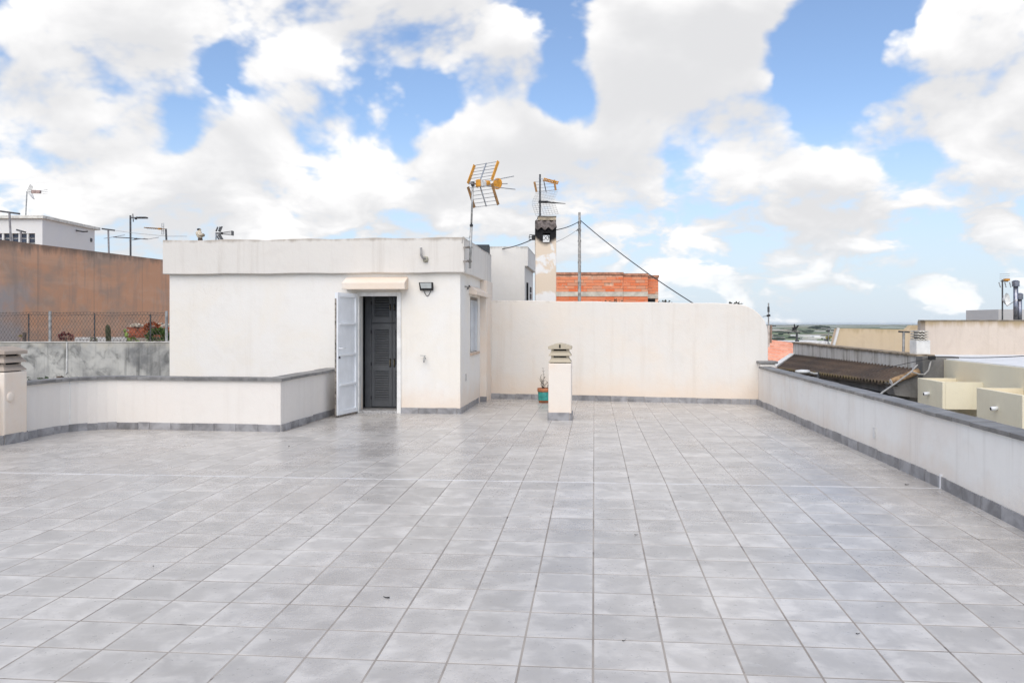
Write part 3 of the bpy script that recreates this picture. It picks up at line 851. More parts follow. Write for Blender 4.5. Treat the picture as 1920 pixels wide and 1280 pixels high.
# ================================================================== VENT CHIMNEYS ON THE TERRACE
def vent(u0, u1, v0, v1, zt, capm, label, knob=False):
    zb = fz((u0 + u1) / 2, v0)
    t = thing('vent_chimney', label, 'chimney', S((u0 + u1) / 2, (v0 + v1) / 2, zb), 'louvered vent chimneys on the terrace')
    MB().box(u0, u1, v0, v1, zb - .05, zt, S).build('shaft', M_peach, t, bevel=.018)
    e = .0
    skirting(t, (u0, v0), (u1, v0), side=-1, h=.12); skirting(t, (u1, v0), (u1, v1), side=-1, h=.12)
    skirting(t, (u1, v1), (u0, v1), side=-1, h=.12); skirting(t, (u0, v1), (u0, v0), side=-1, h=.12)
    cu, cv = (u0 + u1) / 2, (v0 + v1) / 2; hu, hv = (u1 - u0) / 2, (v1 - v0) / 2
    MB().box(cu - hu * .62, cu + hu * .62, cv - hv * .62, cv + hv * .62, zt, zt + .24, S).build('flue', M_hole, t)
    for k in range(2):
        za = zt + .012 + k * .105
        for (sx, sy) in ((1, 1), (1, -1), (-1, 1), (-1, -1)):
            MB().box(cu + sx * hu * .66 - .02, cu + sx * hu * .66 + .02, cv + sy * hv * .66 - .02, cv + sy * hv * .66 + .02, za - .014, za + .098, S).build('corner_post', capm, t)
        o1 = [(cu - hu * .97, cv - hv * .97), (cu + hu * .97, cv - hv * .97), (cu + hu * .97, cv + hv * .97), (cu - hu * .97, cv + hv * .97)]
        o2 = [(cu + (a - cu) * .74, cv + (b - cv) * .74) for a, b in o1]
        i2 = [(cu + (a - cu) * .66, cv + (b - cv) * .66) for a, b in o1]; i1 = [(cu + (a - cu) * .86, cv + (b - cv) * .86) for a, b in o1]
        m = MB(); rg = lambda pl, z: [S(a, b, z) for a, b in pl]
        m.loft([rg(i1, za), rg(o1, za), rg(o1, za + .014), rg(o2, za + .080), rg(i2, za + .080), rg(i1, za)], caps=False)
        m.build('louvre', capm, t)
    za = zt + .222
    q = 1.02
    pr = [(cu - hu * q, za), (cu + hu * q, za), (cu + hu * q, za + .045), (cu + hu * .45, za + .082), (cu, za + .095), (cu - hu * .45, za + .082), (cu - hu * q, za + .045)]
    MB().prism([S(a, cv - hv * q, z) for a, z in pr], S(0, 2 * hv * q, 0) - S(0, 0, 0)).build('cap', capm, t, bevel=.008)
    MB().box(cu - .012, cu + .012, cv - hv * q - .004, cv - hv * q + .01, za + .02, za + .075, S).build('cap_slot', M_hole, t)
    if knob:
        zc = zat(744, Yu(19, u1)); vc = vat(19, u1)
        m = MB().loft([[S(u1 + d, vc + r * math.cos(a * math.pi / 8), zc + r * math.sin(a * math.pi / 8)) for a in range(16)] for d, r in ((-.005, .066), (.012, .064), (.020, .05), (.022, .02))])
        lab(m.build('round_cover', M_peach, t, smooth=True), 'round plastered cover')
vu0, vu1 = uat(1028, 9.30), uat(1071.5, 9.30)
vent(vu0, vu1, 9.30, 9.30 + (vu1 - vu0), zat(681, Yv(1050, 9.30)), M_vent, 'cream vent chimney with louvered cap standing in the middle of the tiled floor')
vent(-7.74, -7.31, 5.87, 6.29, zat(697, Yu(25, -7.31)), M_ventbr, 'cream vent chimney with brownish louvered cap at the left edge of the photo', True)

def potted_plant():
    Y = 16.25
    c = P(1021, 751, Y); u, v = uv(c.x, c.y); z = fz(u, v)
    c = S(u, v, z)
    t = thing('potted_plant', 'bare twiggy plant in a turquoise banded terracotta pot behind the middle vent', 'plant', c)
    r = .135
    terra = simple('terracotta', (.40, .15, .07), .8, 0, .15, 12); teal = simple('turquoise glaze', (.05, .33, .29), .35, 0, .15, 10)
    pot = MB().lathe(c, [(r * .80, 0), (r * .86, .04), (r * .90, .05)], 24).build('pot_base', terra, t, smooth=True)
    MB().lathe(c, [(r * .905, .05), (r * .93, .06), (r * .97, .21), (r * .95, .215)], 24).build('pot_band', teal, t, smooth=True)
    MB().lathe(c, [(r * .96, .215), (r * 1.04, .225), (r * 1.06, .285), (r * .96, .29), (r * .9, .25), (.001, .245)], 24).build('pot_rim', terra, t, smooth=True)
    rr = random.Random(4)
    tw = simple('dry twig', (.10, .085, .07), .9)
    for k in range(6):
        x, y = rr.uniform(-.07, .05), rr.uniform(-.06, .06); h = (.43, .34, .30, .22, .26, .18)[k]
        pts = []
        for i in range(8):
            f = i / 7
            pts.append(c + Vector((x + .05 * f * math.sin(k * 2 + f * 3) + rr.uniform(-.008, .008), y + rr.uniform(-.008, .008), .24 + h * f - .18 * f * (k > 0) * .3)))
        st = MB().tube(pts, .007, 5, .002)
        for i in range(1, 8):
            for q in range(3):
                a = rr.uniform(0, 6.28); d = Vector((math.cos(a), math.sin(a), .9)) * rr.uniform(.02, .045)
                st.tube([pts[i], pts[i] + d], .003, 4, .001)
        st.build('twig', tw, t)
potted_plant()

# ================================================================== ANTENNAS
def main_antenna():
    u = U_H1 + .085 + .10
    Y = Yu(881, u)
    b0 = P(881, 503, Y); b1 = P(886.5, 346, Y)
    t = thing('tv_antenna', 'large television antenna with orange winged reflector on a mast at the house corner', 'antenna', b0, 'television antennas')
    mid = b0.lerp(b1, .52)
    MB().tube([b0, mid], .022, 10).build('mast', M_galv, t, smooth=True)
    MB().tube([mid - (b1 - b0) * .03, b1 + Vector((0, 0, .03))], .017, 10).build('mast', M_galv, t, smooth=True)
    MB().tube([mid - Vector((0, 0, .03)), mid + Vector((0, 0, .005))], .028, 10).build('mast_clamp', M_black, t)
    for py in (464, 490):
        zc = zat(py, Y); q = b0.lerp(b1, (zc - b0.z) / (b1.z - b0.z)); uq, vq = uv(q.x, q.y)
        MB().bar(S(U_H1 + .07, vq, zc), S(uq + .03, vq, zc), .03, .022).build('bracket', M_rust, t)
        MB().bar(S(uq - .02, vq - .12, zc), S(uq - .02, vq + .12, zc), .03, .03).build('bracket', M_rust, t)
    O = P(899, 344, Y)
    b = Vector((.64, .77, 0)); wv = Vector((.77, -.64, 0)); zz = Vector((0, 0, 1)); hw = .27
    MB().bar(b1 + zz * .01 - b * .08, O + b * .28, .03, .025).build('boom', M_alu, t)
    MB().box(-.03, .03, -.03, .03, -.03, .03, lambda x, y, z: b1 + zz * .01 + Vector((x, y, z))).build('mast_head', M_black, t)
    for sgn in (1, -1):
        def Q(s, f): return O + wv * (hw * s) + zz * (sgn * (.035 + f * .325)) + b * (.16 * f + .01)
        w_ = MB()
        side = M_orange if sgn > 0 else M_brown
        for s in (-1, 1):
            MB().bar(Q(s, -.02), Q(s, 1.02), .012, .055, wv.cross(zz)).build('reflector_side', side if s < 0 or sgn < 0 else M_orange, t)
        MB().bar(Q(0, -.02), Q(0, 1.03), .022, .012).build('reflector_spine', M_alu, t)
        for i in range(6):
            f = .05 + i * .19
            MB().tube([Q(-1.02, f), Q(1.02, f)], .0055, 5).build('reflector_rod', M_alu, t)
    # dipole box, cone and discs
    MB().box(-.07, .07, -.05, .05, -.05, .05, lambda x, y, z: O + b * (.06 + x) + wv * y + zz * z).build('dipole_box', M_whitet, t, bevel=.015)
    MB().box(-.02, .02, -.05, .05, -.065, .065, lambda x, y, z: O + b * (-.03 + x) + wv * y + zz * z).build('dipole_plate', M_orange, t, bevel=.02)
    def ringx(d, r): return [O + b * d + zz * (.12 * d) + (wv * math.cos(a * math.pi / 10) + zz * math.sin(a * math.pi / 10)) * r for a in range(20)]
    MB().loft([ringx(.13, .03), ringx(.15, .05), ringx(.22, .055), ringx(.25, .025)]).build('director_cone', M_orange, t, smooth=True)
    MB().loft([ringx(.45, .03), ringx(.455, .098), ringx(.475, .098), ringx(.48, .03)]).build('director_disc', M_orange, t)
    for (a, zz0, zz1) in ((0, .035, .235), (2.1, .0, .12), (4.2, -.035, .0)):
        o_ = wv * (.05 * math.cos(a + 1.2))
        MB().tube([O + b * .10 + zz * zz0 + o_, O + b * .86 + zz * zz1 + o_ * 2.2], .0085, 6).build('director_rod', M_alu, t)
    pts = [O + zz * -.05 + b * .02 + (wv * math.cos(k * .7) * .05 + zz * math.sin(k * .7) * .06) for k in range(6)] + [b1 - zz * .02]
    MB().tube(pts, .006, 5).build('coax', M_whitet, t)
    # coax running down the mast to the roof edge
    q = b0.lerp(b1, .42)
    e = P(868, 444, Y)
    o = MB().tube([q, q.lerp(e, .5) + Vector((.03, 0, -.06)), e, e + Vector((-.02, .05, -.1))], .006, 5).build('antenna_cable', M_gcable, base=e)
    tag(o, 'thin pale cable running from the orange antenna mast to the house roof edge', 'cable')
main_antenna()

def yagi(parent, a, bnd, n, half, m, mel, vert=False, taper=.6, r=.006):
    a, bnd = Vector(a), Vector(bnd); d = (bnd - a).normalized()
    MB().bar(a, bnd, r * 3, r * 3).build('boom', m, parent)
    x = Vector((0, 0, 1)) if vert else d.cross(Vector((0, 0, 1))).normalized()
    for i in range(n):
        p = a.lerp(bnd, (i + .5) / n); h = half * (1 - (1 - taper) * i / n)
        MB().tube([p - x * h, p + x * h], r, 5).build('element', mel, parent)

# ================================================================== BEHIND THE BACK WALL
def behind():
    # white box building
    Y = 19.6
    xl, xr = P(905, 0, Y).x, P(990, 0, Y).x
    zt = zat(462, Y)
    t = thing('white_annex', 'white rendered roof annex with a doorway in its side, left of the sooty chimney', 'building', (xl, Y, -7))
    def T(x, y, z): return I(x + (y - Y) * .10, y, z)
    m = MB().wall([xl - .7, xr - .075, xr], [-7, zat(499, Y), zt], [(xr - .075, xr + 1, -7.1, zat(499, Y))], 2.6, lambda a, d, z: T(a, Y + d, z))
    m.build('wall', plaster('annex render', (.87, .85, .82), (.82, .79, .74), .4, .14, (.5, .46, .4), .2, top=(zt + .02, .10, (.30, .29, .26), .75), seed=15.), t, bevel=.012)
    MB().box(xr - .17, xr - .077, Y + .25, Y + 2.4, -7, zat(500, Y), T).build('door_reveal', M_whitet, t)
    MB().box(xr - .074, xr - .04, Y + .45, Y + .62, -1, zat(528, Y), T).build('door_gap', M_hole, t)
    for i in range(4):
        MB().box(xr - .074, xr - .045, Y + 1.5, Y + 1.75, zat(533, Y) - .17 * i - .13, zat(533, Y) - .17 * i, T).build('pane', M_dark, t)
    MB().box(xl - .7, xr + .02, Y - .02, Y + 2.62, zt + .001, zt + .012, T)
    # dark tank on the roof
    p0, p1 = P(895, 473, 18.5), P(918, 460, 18.5)
    tk = MB().box(p0.x - .2, p1.x, 18.3, 18.9, p0.z - .55, p1.z, I).build('roof_box', simple('dark grey sheet', (.055, .06, .065), .5), base=(p0.x, 18.6, p0.z - .55), bevel=.01)
    tag(tk, 'dark grey box showing above the roof edge right of the antenna mast', 'box')
    # sooty chimney
    Y = 18.0
    x0, x1 = P(1004, 0, Y).x, P(1043, 0, Y).x; D = .46
    t = thing('sooty_chimney', 'tall cream chimney with soot blackened opening and small tiled roof', 'chimney', ((x0 + x1) / 2, Y, -7))
    z = lambda py: zat(py, Y)
    def soot(N, b):
        p = pos(N); x, y, zz = N.sep(p)
        nz = N.m('MULTIPLY', N.m('SUBTRACT', N.noise(p, 6, 4, .6), .5), .12)
        cx = (x0 + x1) / 2
        dome = N.m('MULTIPLY', N.m('POWER', N.m('ABSOLUTE', N.m('DIVIDE', N.m('SUBTRACT', x, cx), (x1 - x0) / 2)), 2.0), .12)
        f = N.ss(N.m('SUBTRACT', N.m('ADD', zz, nz), dome), z(464), z(451))
        patch = N.ss(N.noise(N.vm('ADD', p, (3.3, 0, 1.2)), 1.6, 5, .55, .7), .50, .56)
        c = N.mix(patch, (.76, .635, .50), (.84, .82, .79))
        c = N.mix(f, c, (.012, .011, .012))
        N.set(b.inputs['Base Color'], c); b.inputs['Roughness'].default_value = .95
        bump(N, b, N.noise(p, 30, 4, .6), .25, .01)
    ms = mat('sooty chimney render', soot)
    h0, h1 = P(1018, 0, Y).x, P(1032, 0, Y).x
    MB().box(x0, x1, Y, Y + D, -7, z(456), I).build('shaft', ms, t, bevel=.012)
    for yy in (Y, Y + D - .08):
        MB().wall([x0, h0, h1, x1], [z(456) + .0005, z(454), z(437), z(425.5)], [(h0, h1, z(454), z(437))], .08, lambda a, d, zc: I(a, yy + d, zc)).build('flue_head', ms, t)
    for (q0, q1) in ((x0, x0 + .05), (x1 - .05, x1)):
        MB().box(q0, q1, Y + .081, Y + D - .081, z(456) + .001, z(412), I).build('flue_cheek', ms, t)
    # barrel tile slope on the front
    m = MB(); n = 36; za, zb_ = z(411), z(428)
    rows = []
    for k in range(2):
        yy, zz = (Y + .09, za) if k == 0 else (Y - .07, zb_)
        ex = .0 if k == 0 else .03
        rows.append([I(x0 + .02 - ex + (x1 - x0 - .04 + 2 * ex) * i / n, yy, zz + .028 * math.sin(i / n * 3 * 2 * math.pi + 2.5)) for i in range(n + 1)])
    vs_ = rows[0] + rows[1]; off = Vector((0, .03, -.03))
    vs_ = vs_ + [v - Vector((0, -.012, .022)) for v in vs_]; k = n + 1
    fs = [(i, i + 1, i + 1 + k, i + k) for i in range(n)] + [(i + 2 * k, i + 3 * k, i + 1 + 3 * k, i + 1 + 2 * k) for i in range(n)] + [(i + k, i + 1 + k, i + 1 + 3 * k, i + 3 * k) for i in range(n)]
    m.add(vs_, fs).build('tile_slope', simple('sooty roof tile', (.15, .125, .115), .8, 0, .25, 10), t, smooth=True)
    MB().box(x0 + .06, x1 + .0, Y + .05, Y + D, z(412) + .001, z(406.5), I).build('top_slab', simple('cap mortar', (.50, .42, .31), .9, 0, .2, 9), t)
    MB().box(x0 + .05, x1 + .005, Y + .04, Y + D, z(406.5) + .001, z(404.5), I).build('top_edge', simple('cap edge', (.16, .14, .12), .9), t)
    c = I((h0 + h1) / 2, Y + .2, z(446))
    pts = [c + Vector((.075 * math.cos(k * .45) * (1 - k * .012) - .01, .01 * k / 10, .05 * math.sin(k * .9) + .02)) for k in range(16)]
    lab(MB().tube(pts, .006, 5).build('wire_curl', M_dark, t), 'curl of wire inside the opening')
    # its antenna
    Ya = 18.25
    b0, b1 = P(1012.5, 405, Ya), P(1012.5, 327, Ya)
    t2 = thing('tv_antenna', 'grid reflector television antenna on the dark mast above the sooty chimney', 'antenna', b0, 'television antennas')
    MB().tube([b0 - Vector((0, 0, .12)), b1], .020, 8).build('mast', M_dark, t2)
    wv = Vector((.80, -.6, 0)); bb = Vector((.6, .80, 0)); zz = Vector((0, 0, 1))
    O = P(1021, 379.5, Ya)
    for sgn, h in ((1, .24), (-1, .25)):
        def Q(s, f): return O + wv * (.30 * s) + zz * sgn * (.02 + h * f) + bb * (.16 * f - .06)
        g = MB()
        for i in range(9): g.tube([Q(-1 + i * .25, 0), Q(-1 + i * .25, 1)], .0028, 4)
        for i in range(7): g.tube([Q(-1, i / 6), Q(1, i / 6)], .0028, 4)
        g.build('reflector_grid', M_galv, t2)
    MB().bar(P(1010, 378.5, Ya), P(1024, 378.5, Ya) + bb * .05, .05, .05).build('boom_clamp', M_black, t2)
    MB().tube([P(1022, 378.5, Ya), P(1030, 379, Ya) + bb * .1, P(1051, 380, Ya) + bb * .2], .028, 6, .006).build('boom', M_black, t2)
    A, B = P(1010, 334, Ya), P(1047, 343.5, Ya)
    MB().bar(A, B, .02, .02).build('upper_boom', M_alu, t2)
    for k in range(10):
        p = A.lerp(B, .28 + k * .075); MB().bar(p - wv * .02 - zz * .03, p + wv * .02 + zz * .03, .03, .02).build('director', M_orange, t2)
    for (p, q) in (((1002, 341), (1006, 360)), ((1039, 337.5), (1042, 357))):
        MB().bar(P(*p, Ya), P(*q, Ya), .02, .045).build('reflector_side', M_brown, t2)
    MB().bar(P(1019, 336, Ya), P(1024, 360, Ya), .016, .02).build('reflector_spine', M_dark, t2)
    for k in range(4):
        f = k / 3; MB().tube([P(1002 + 4 * f, 341 + 18 * f, Ya), P(1039 + 3 * f, 338 + 18 * f, Ya)], .004, 4).build('reflector_rod', M_alu, t2)
    # utility pole
    Y = 24.0
    p0, p1 = P(1086.5, 640, Y), P(1086.5, 398, Y)
    t = thing('utility_pole', 'slim grey utility pole behind the white wall in front of the brick building', 'pole', (p0.x, Y, -7.5))
    MB().tube([I(p0.x, Y, -7.5), I(p0.x, Y, zat(480, Y)), p1], .055, 10, .035).build('post', simple('weathered pole', (.42, .40, .37), .8, 0, .2, 9), t)
    for py in (418, 432, 452, 492, 530):
        MB().bar(P(1083.5, py, Y), P(1089.5, py, Y), .05, .06).build('clamp', M_dark, t)
    MB().bar(P(1081, 433, Y), P(1087, 426, Y), .03, .03).build('insulator_arm', M_dark, t)
    def cable(pts, label, r=.014, m=M_cable, name='power_cable'):
        o = MB().tube(pts, r, 6).build(name, m, base=pts[0]); tag(o, label, 'cable')
    def sag(a, b, s, n=14):
        return [a.lerp(b, i / n) - Vector((0, 0, s * 4 * (i / n) * (1 - i / n))) for i in range(n + 1)]
    cable(sag(P(1088, 413, Y), P(1310, 575, 19), .10), 'black cable falling from the utility pole to the right behind the wall', .012)
    cable(sag(P(1086, 415, Y), P(1043, 431, 18.3), .035), 'black cable from the utility pole to the sooty chimney', .011)
    cable(sag(P(1086, 428, Y), P(1040, 455, 18.4), .03), 'thin grey wire from the utility pole down to the chimney shaft', .006, M_gcable)
    cable(sag(P(1004, 446, 18.2), P(930, 468, 19.9), .05), 'black cable from the chimney to the roof of the white annex', .011)
    ins = thing('cable_bundle', 'knotted cable clamp on the left side of the sooty chimney', 'clamp', P(1000, 449, 18.2))
    for k in range(3):
        MB().tube([P(1004, 441 + 4 * k, 18.2), P(993, 440 + 4.5 * k, 18.2), P(992, 445 + 2 * k, 18.22)], .010, 5).build('strand', M_dark, ins)
    MB().bar(P(997, 446, 18.17), P(1004, 446, 18.17), .06, .10).build('clamp', M_black, ins)
    # brick building
    Y = 30.0
    t = thing('brick_building', 'unfinished orange brick building with cream concrete band behind the back wall', 'building', (P(1100, 0, Y).x, Y, -7))
    mort = simple('pale mortar', (.78, .46, .31), .95, 0, .2, 4)
    X = lambda px: P(px, 0, Y).x
    z = lambda py: zat(py, Y)
    segs = [(1034, 1168, 515, 0.0), (1168.4, 1215, 517, .03), (1215.4, 1237, 519.5, .30)]
    def bricks(N, b):
        p = pos(N); r = orand(N)
        c = N.mix(r, (.82, .20, .075), (.86, .34, .18))
        wn = N.ss(N.m('FRACT', N.m('MULTIPLY', r, 17.3)), .80, .84)
        c = N.mix(N.m('MULTIPLY', wn, .55), c, (.66, .44, .30))
        sm = N.ss(N.noise(p, 3.2, 5, .65, .5), .60, .68)
        c = N.mix(N.m('MULTIPLY', sm, .75), c, (.68, .52, .38))
        N.set(b.inputs['Base Color'], c); b.inputs['Roughness'].default_value = .9
    mb_ = mat('hollow clay brick', bricks)
    coped = simple('brick coping', (.50, .24, .15), .9, 0, .2, 6)
    ch = (z(519) - z(547)) / 5.0
    bl = .335; rr = random.Random(9)
    meshes = {}
    for (a, c, top, dy) in segs:
        Yb = Y + dy
        MB().box(X(a), X(c), Yb, Yb + 1.6, -7, z(top), I).build('wall', mort, t)
        MB().box(X(a) - .02, X(c) + .02, Yb - .05, Yb + 1.62, z(top) + .001, z(top - 4.5), I).build('coping', coped, t)
        if dy < .2: MB().box(X(a), X(c), Yb - .03, Yb - .001, z(555.5), z(547), I).build('concrete_band', simple('cream concrete', (.66, .60, .50), .9, 0, .1, 4), t)
        else: MB().box(X(a), X(c) - .02, Yb - .03, Yb - .001, z(559), z(551), I).build('concrete_band', simple('cream concrete', (.66, .60, .50), .9, 0, .1, 4), t)
        zlist = [z(547) + ch * i for i in range(6)] + [z(556) - ch * (i + 1) for i in range(2)]
        if dy > .2: zlist = [z(550) + ch * i for i in range(5)]
        for ri, zz0 in enumerate(zlist):
            if zz0 + ch > z(top) + .03 and ri < 6: continue
            x = X(a) - (ri % 2) * bl * .5 - rr.uniform(0, .1)
            while x < X(c):
                q0, q1 = max(x, X(a)) + .006, min(x + bl, X(c)) - .006
                if q1 - q0 > .04 and rr.random() > .012:
                    MB().box(q0, q1, Yb - .012 - rr.uniform(0, .006), Yb - .0005, zz0 + .006, zz0 + ch - .006, I).build('brick', mb_, t)
                x += bl
    MB().box(X(1216), X(1231), Y + .28, Y + .31, z(570), z(559.5), I).build('dark_opening', M_hole, t)
behind()

# ================================================================== LEFT: NEIGHBOURING ROOFS
def left_side():
    Y = 20.0
    # concrete wall
    xl, xr = -16.0, P(330, 0, Y).x
    zt = zat(642, Y)
    wl = MB().box(xl, xr, Y, Y + .25, -7.5, zt, I).build('concrete_wall', M_conc, base=(-11, Y, -7.5), bevel=.015)
    tag(wl, 'mottled grey concrete wall under the chain-link fence left of the house', 'wall')
    MB().box(xl, xr, Y - .015, Y + .27, zt + .001, zt + .022, I).build('ledge', simple('pale ledge', (.60, .58, .54), .9), wl, base=(-11, Y, -7.5))
    x_ = P(126, 0, Y).x
    MB().tube([I(x_, Y - .012, zt), I(x_, Y - .012, zat(698, Y)), I(x_ - .03, Y - .012, zat(700, Y))], .018, 6).build('pipe', simple('white pipe', (.68, .68, .66), .5), wl, base=(-11, Y, -7.5))
    # terrace floor of that neighbour
    nb = thing('neighbour_house', 'neighbouring house with a tall orange brown rendered wall left of the white house', 'building', (-13, 24, -7.5))
    Mow = orange_wall()
    A = P(-60, 442, 23.0); B = P(345, 494, 31.5)
    d = (B - A); d.z = 0; d.normalize(); n = Vector((-d.y, d.x, 0))
    if n.x > 0: n = -n
    def Q(p, o, z): return Vector((p.x + n.x * o, p.y + n.y * o, z))
    A0 = A - d * 4; ztop = zat(450, 23.7)
    B0 = B + d * 6
    za, zb_ = ztop + .10, zat(490, P(306, 490, 30.7).y)
    MB().hexa([Q(A0, 0, -7.5), Q(B0, 0, -7.5), Q(B0, 7, -7.5), Q(A0, 7, -7.5), Q(A0, 0, za), Q(B0, 0, zb_ - .05), Q(B0, 7, zb_ - .05), Q(A0, 7, za)]).build('wall', Mow, nb)
    MB().box(-20, P(318, 0, 26).x + 3, Y + .26, 34, -.2, zt - .15, I).build('terrace', simple('grey terrace', (.33, .31, .29), .9), nb)
    # low parapet beyond the fence
    m = MB().box(P(140, 0, 22).x, P(335, 0, 22).x, 22.0, 22.15, .6, zat(632, 22), I)
    m.build('inner_kerb', simple('greyish kerb', (.50, .49, .48), .9, 0, .15, 4), nb)
    # chain-link fence
    f = thing('chain_link_fence', 'rusty chain-link fence with metal posts on top of the grey concrete wall', 'fence', (-11, Y + .12, zt))
    Yf = Y + .12; ztf = zat(585, Yf)
    wire = simple('rusty wire', (.16, .135, .115), .7, .3, .2, 30)
    m = MB(); step = .082; x0_, x1_ = xl, P(313, 0, Yf).x; h = ztf - zt - .03
    k = x0_ - h
    while k < x1_:
        for s in (1, -1):
            p, q = (I(k, Yf, zt + .03), I(k + h * .62, Yf, ztf)) if s > 0 else (I(k + h * .62, Yf + .004, zt + .03), I(k, Yf + .004, ztf))
            lo, hi = x0_, x1_
            if max(p.x, q.x) <= hi and min(p.x, q.x) >= lo: m.tube([p, q], .0042, 3, caps=False)
        k += step
    m.build('mesh', wire, f)
    for py, r in ((590.5, .006), (586, .004), (638, .005)):
        pts = [I(x0_ + (x1_ - x0_) * i / 40, Yf, zat(py, Yf) + .010 * math.sin(i * .9)) for i in range(41)]
        MB().tube(pts, r, 4).build('tension_wire', wire, f)
    for px, r, top in ((-40, .03, 583), (93, .036, 583), (311.5, .036, 583), (53, .018, 588), (176.5, .018, 587), (281.5, .02, 589)):
        x = P(px, 0, Yf).x
        MB().tube([I(x, Yf + .02, zt - .02), I(x, Yf + .02, zat(top, Yf))], r, 8).build('post', M_galv if r > .03 else M_dark, f)
    # plants on the terrace behind the fence
    rr = random.Random(12)
    def leafball(name, label, px, py, rx, rz, Yp, m, n, ls, cat='plant', stem=True, rosette=False):
        c = P(px, py, Yp)
        t = thing(name, label, cat, (c.x, Yp, zt - .15), 'plants behind the fence')
        mb = MB()
        for i in range(n):
            a, e = rr.uniform(0, 6.28), math.asin(rr.uniform(-.7, 1)); q = rr.uniform(.55, 1.0)
            dv = Vector((math.cos(a) * math.cos(e), math.sin(a) * math.cos(e), math.sin(e)))
            p = c + Vector((dv.x * rx * q, dv.y * rx * q, dv.z * rz * q))
            s1 = dv.cross(Vector((rr.uniform(-1, 1), rr.uniform(-1, 1), rr.uniform(-1, 1)))).normalized(); s2 = (dv + s1 * .3).normalized()
            l = ls * rr.uniform(.6, 1.3)
            mb.add([p - s1 * l * .35, p + s2 * l * .5 - s1 * l * .4, p + s2 * l, p + s2 * l * .5 + s1 * l * .4, p + s2 * l * .5 + dv * l * .12], [(0, 1, 4), (1, 2, 4), (2, 3, 4), (3, 0, 4)])
        mb.build('leaves', m, t)
        if stem: MB().tube([I(c.x, Yp, zt - .15), c], .03, 6).build('stem', simple('brown stem', (.16, .12, .09), .9), t)
        return t
    red = simple('dark red leaf', (.19, .035, .04), .6, 0, .35, 18); rust = simple('rust red leaf', (.40, .10, .03), .6, 0, .35, 18)
    grn = simple('green leaf', (.11, .18, .05), .6, 0, .35, 14); lime = simple('lime leaf', (.24, .33, .07), .6, 0, .3, 14)
    pl = leafball('succulent', 'round dark red succulent in a pot behind the chain-link fence', 124, 632, .16, .10, Y + .45, red, 220, .05)
    MB().lathe(P(124, 650, Y + .45), [(.09, -.1), (.12, .06), (.13, .12)], 14).build('pot', simple('reddish pot', (.14, .05, .04), .8), pl)
    leafball('succulent', 'rusty red succulent above the green bush at the house corner', 284, 615, .19, .12, Y + .6, rust, 320, .06)
    leafball('shrub', 'green leafy bush behind the fence beside the house corner', 296, 630, .25, .16, Y + .45, grn, 380, .085, 'shrub')
    leafball('succulent', 'low lime green succulent on the wall between cactus and bush', 250, 639, .10, .05, Y + .42, lime, 90, .06)
    leafball('succulent', 'tiny olive green plant at the fence foot left of the cactus', 176, 637, .07, .05, Y + .42, simple('olive leaf', (.15, .15, .05), .7, 0, .3, 14), 60, .05)
    c = P(204, 650, Y + .45); top = P(202, 608, Y + .45)
    t = thing('cactus', 'single upright column cactus behind the chain-link fence', 'cactus', c, 'plants behind the fence')
    rings = []
    for i in range(14):
        f_ = i / 13; r = .055 * (1 if f_ < .75 else math.sqrt(max(.02, 1 - ((f_ - .75) / .25) ** 2)))
        cc = c.lerp(top, f_)
        rings.append([cc + Vector((math.cos(a * math.pi / 12), math.sin(a * math.pi / 12), 0)) * r * (1 + .14 * (-1) ** a) for a in range(24)])
    MB().loft(rings).build('stem', simple('cactus green', (.075, .085, .045), .8, 0, .2, 20), t)
    c = P(243, 650, Y + .5)
    t = thing('prickly_pear', 'small pale green prickly pear right of the column cactus', 'cactus', c, 'plants behind the fence')
    for (px, py, r_) in ((237, 628, .075), (241, 638, .08), (234, 620, .05)):
        q = P(px, py, Y + .5)
        MB().loft([[q + Vector((r_ * .62 * math.cos(a * math.pi / 8) * s, o, r_ * math.sin(a * math.pi / 8) * s)) for a in range(16)] for o, s in ((-.02, .6), (-.012, .95), (.012, .95), (.02, .6))]).build('pad', lime, t, smooth=True)
    MB().tube([c, P(240, 640, Y + .5)], .03, 6).build('stem', lime, t)
    c = P(45, 648, Y + .45)
    t = thing('cut_stump', 'cut grey plant stump with a small sprout behind the fence at far left', 'plant', c, 'plants behind the fence')
    MB().tube([c, P(46, 623, Y + .45)], .045, 8).build('stump', simple('grey bark', (.12, .10, .09), .9, 0, .2, 20), t)
    mb = MB()
    for k in range(5):
        p = P(43, 632, Y + .43); e = p + Vector((-.03 - .025 * k, 0, .09 - .012 * k)); mb.add([p, p.lerp(e, .6) + Vector((0, -.01, .015)), e, p.lerp(e, .6) - Vector((0, 0, .015))], [(0, 1, 2), (0, 2, 3)])
    mb.build('sprout', simple('sprout leaf', (.25, .22, .05), .7), t)
    # brick stack with pale slab
    Yb = Y + 1.3
    t = thing('brick_planter', 'low red brick planter topped with rubble behind the bush', 'planter', P(275, 640, Yb))
    x = P(240, 0, Yb).x
    bm_ = simple('old red brick', (.30, .085, .045), .9, 0, .25, 9, orv=.25)
    MB().box(x + .01, x + 1.15, Yb + .01, Yb + .4, zt - .15, zat(612, Yb), I).build('core', simple('mortar', (.40, .35, .3), .9), t)
    for r_ in range(5):
        for k in range(5):
            MB().box(x + k * .235 + (r_ % 2) * .06 - .03, x + k * .235 + .222 + (r_ % 2) * .06 - .03, Yb - .006, Yb + .009, zat(629, Yb) + r_ * .055 - .05, zat(629, Yb) + r_ * .055, I).build('brick', bm_, t)
    rb = MB()
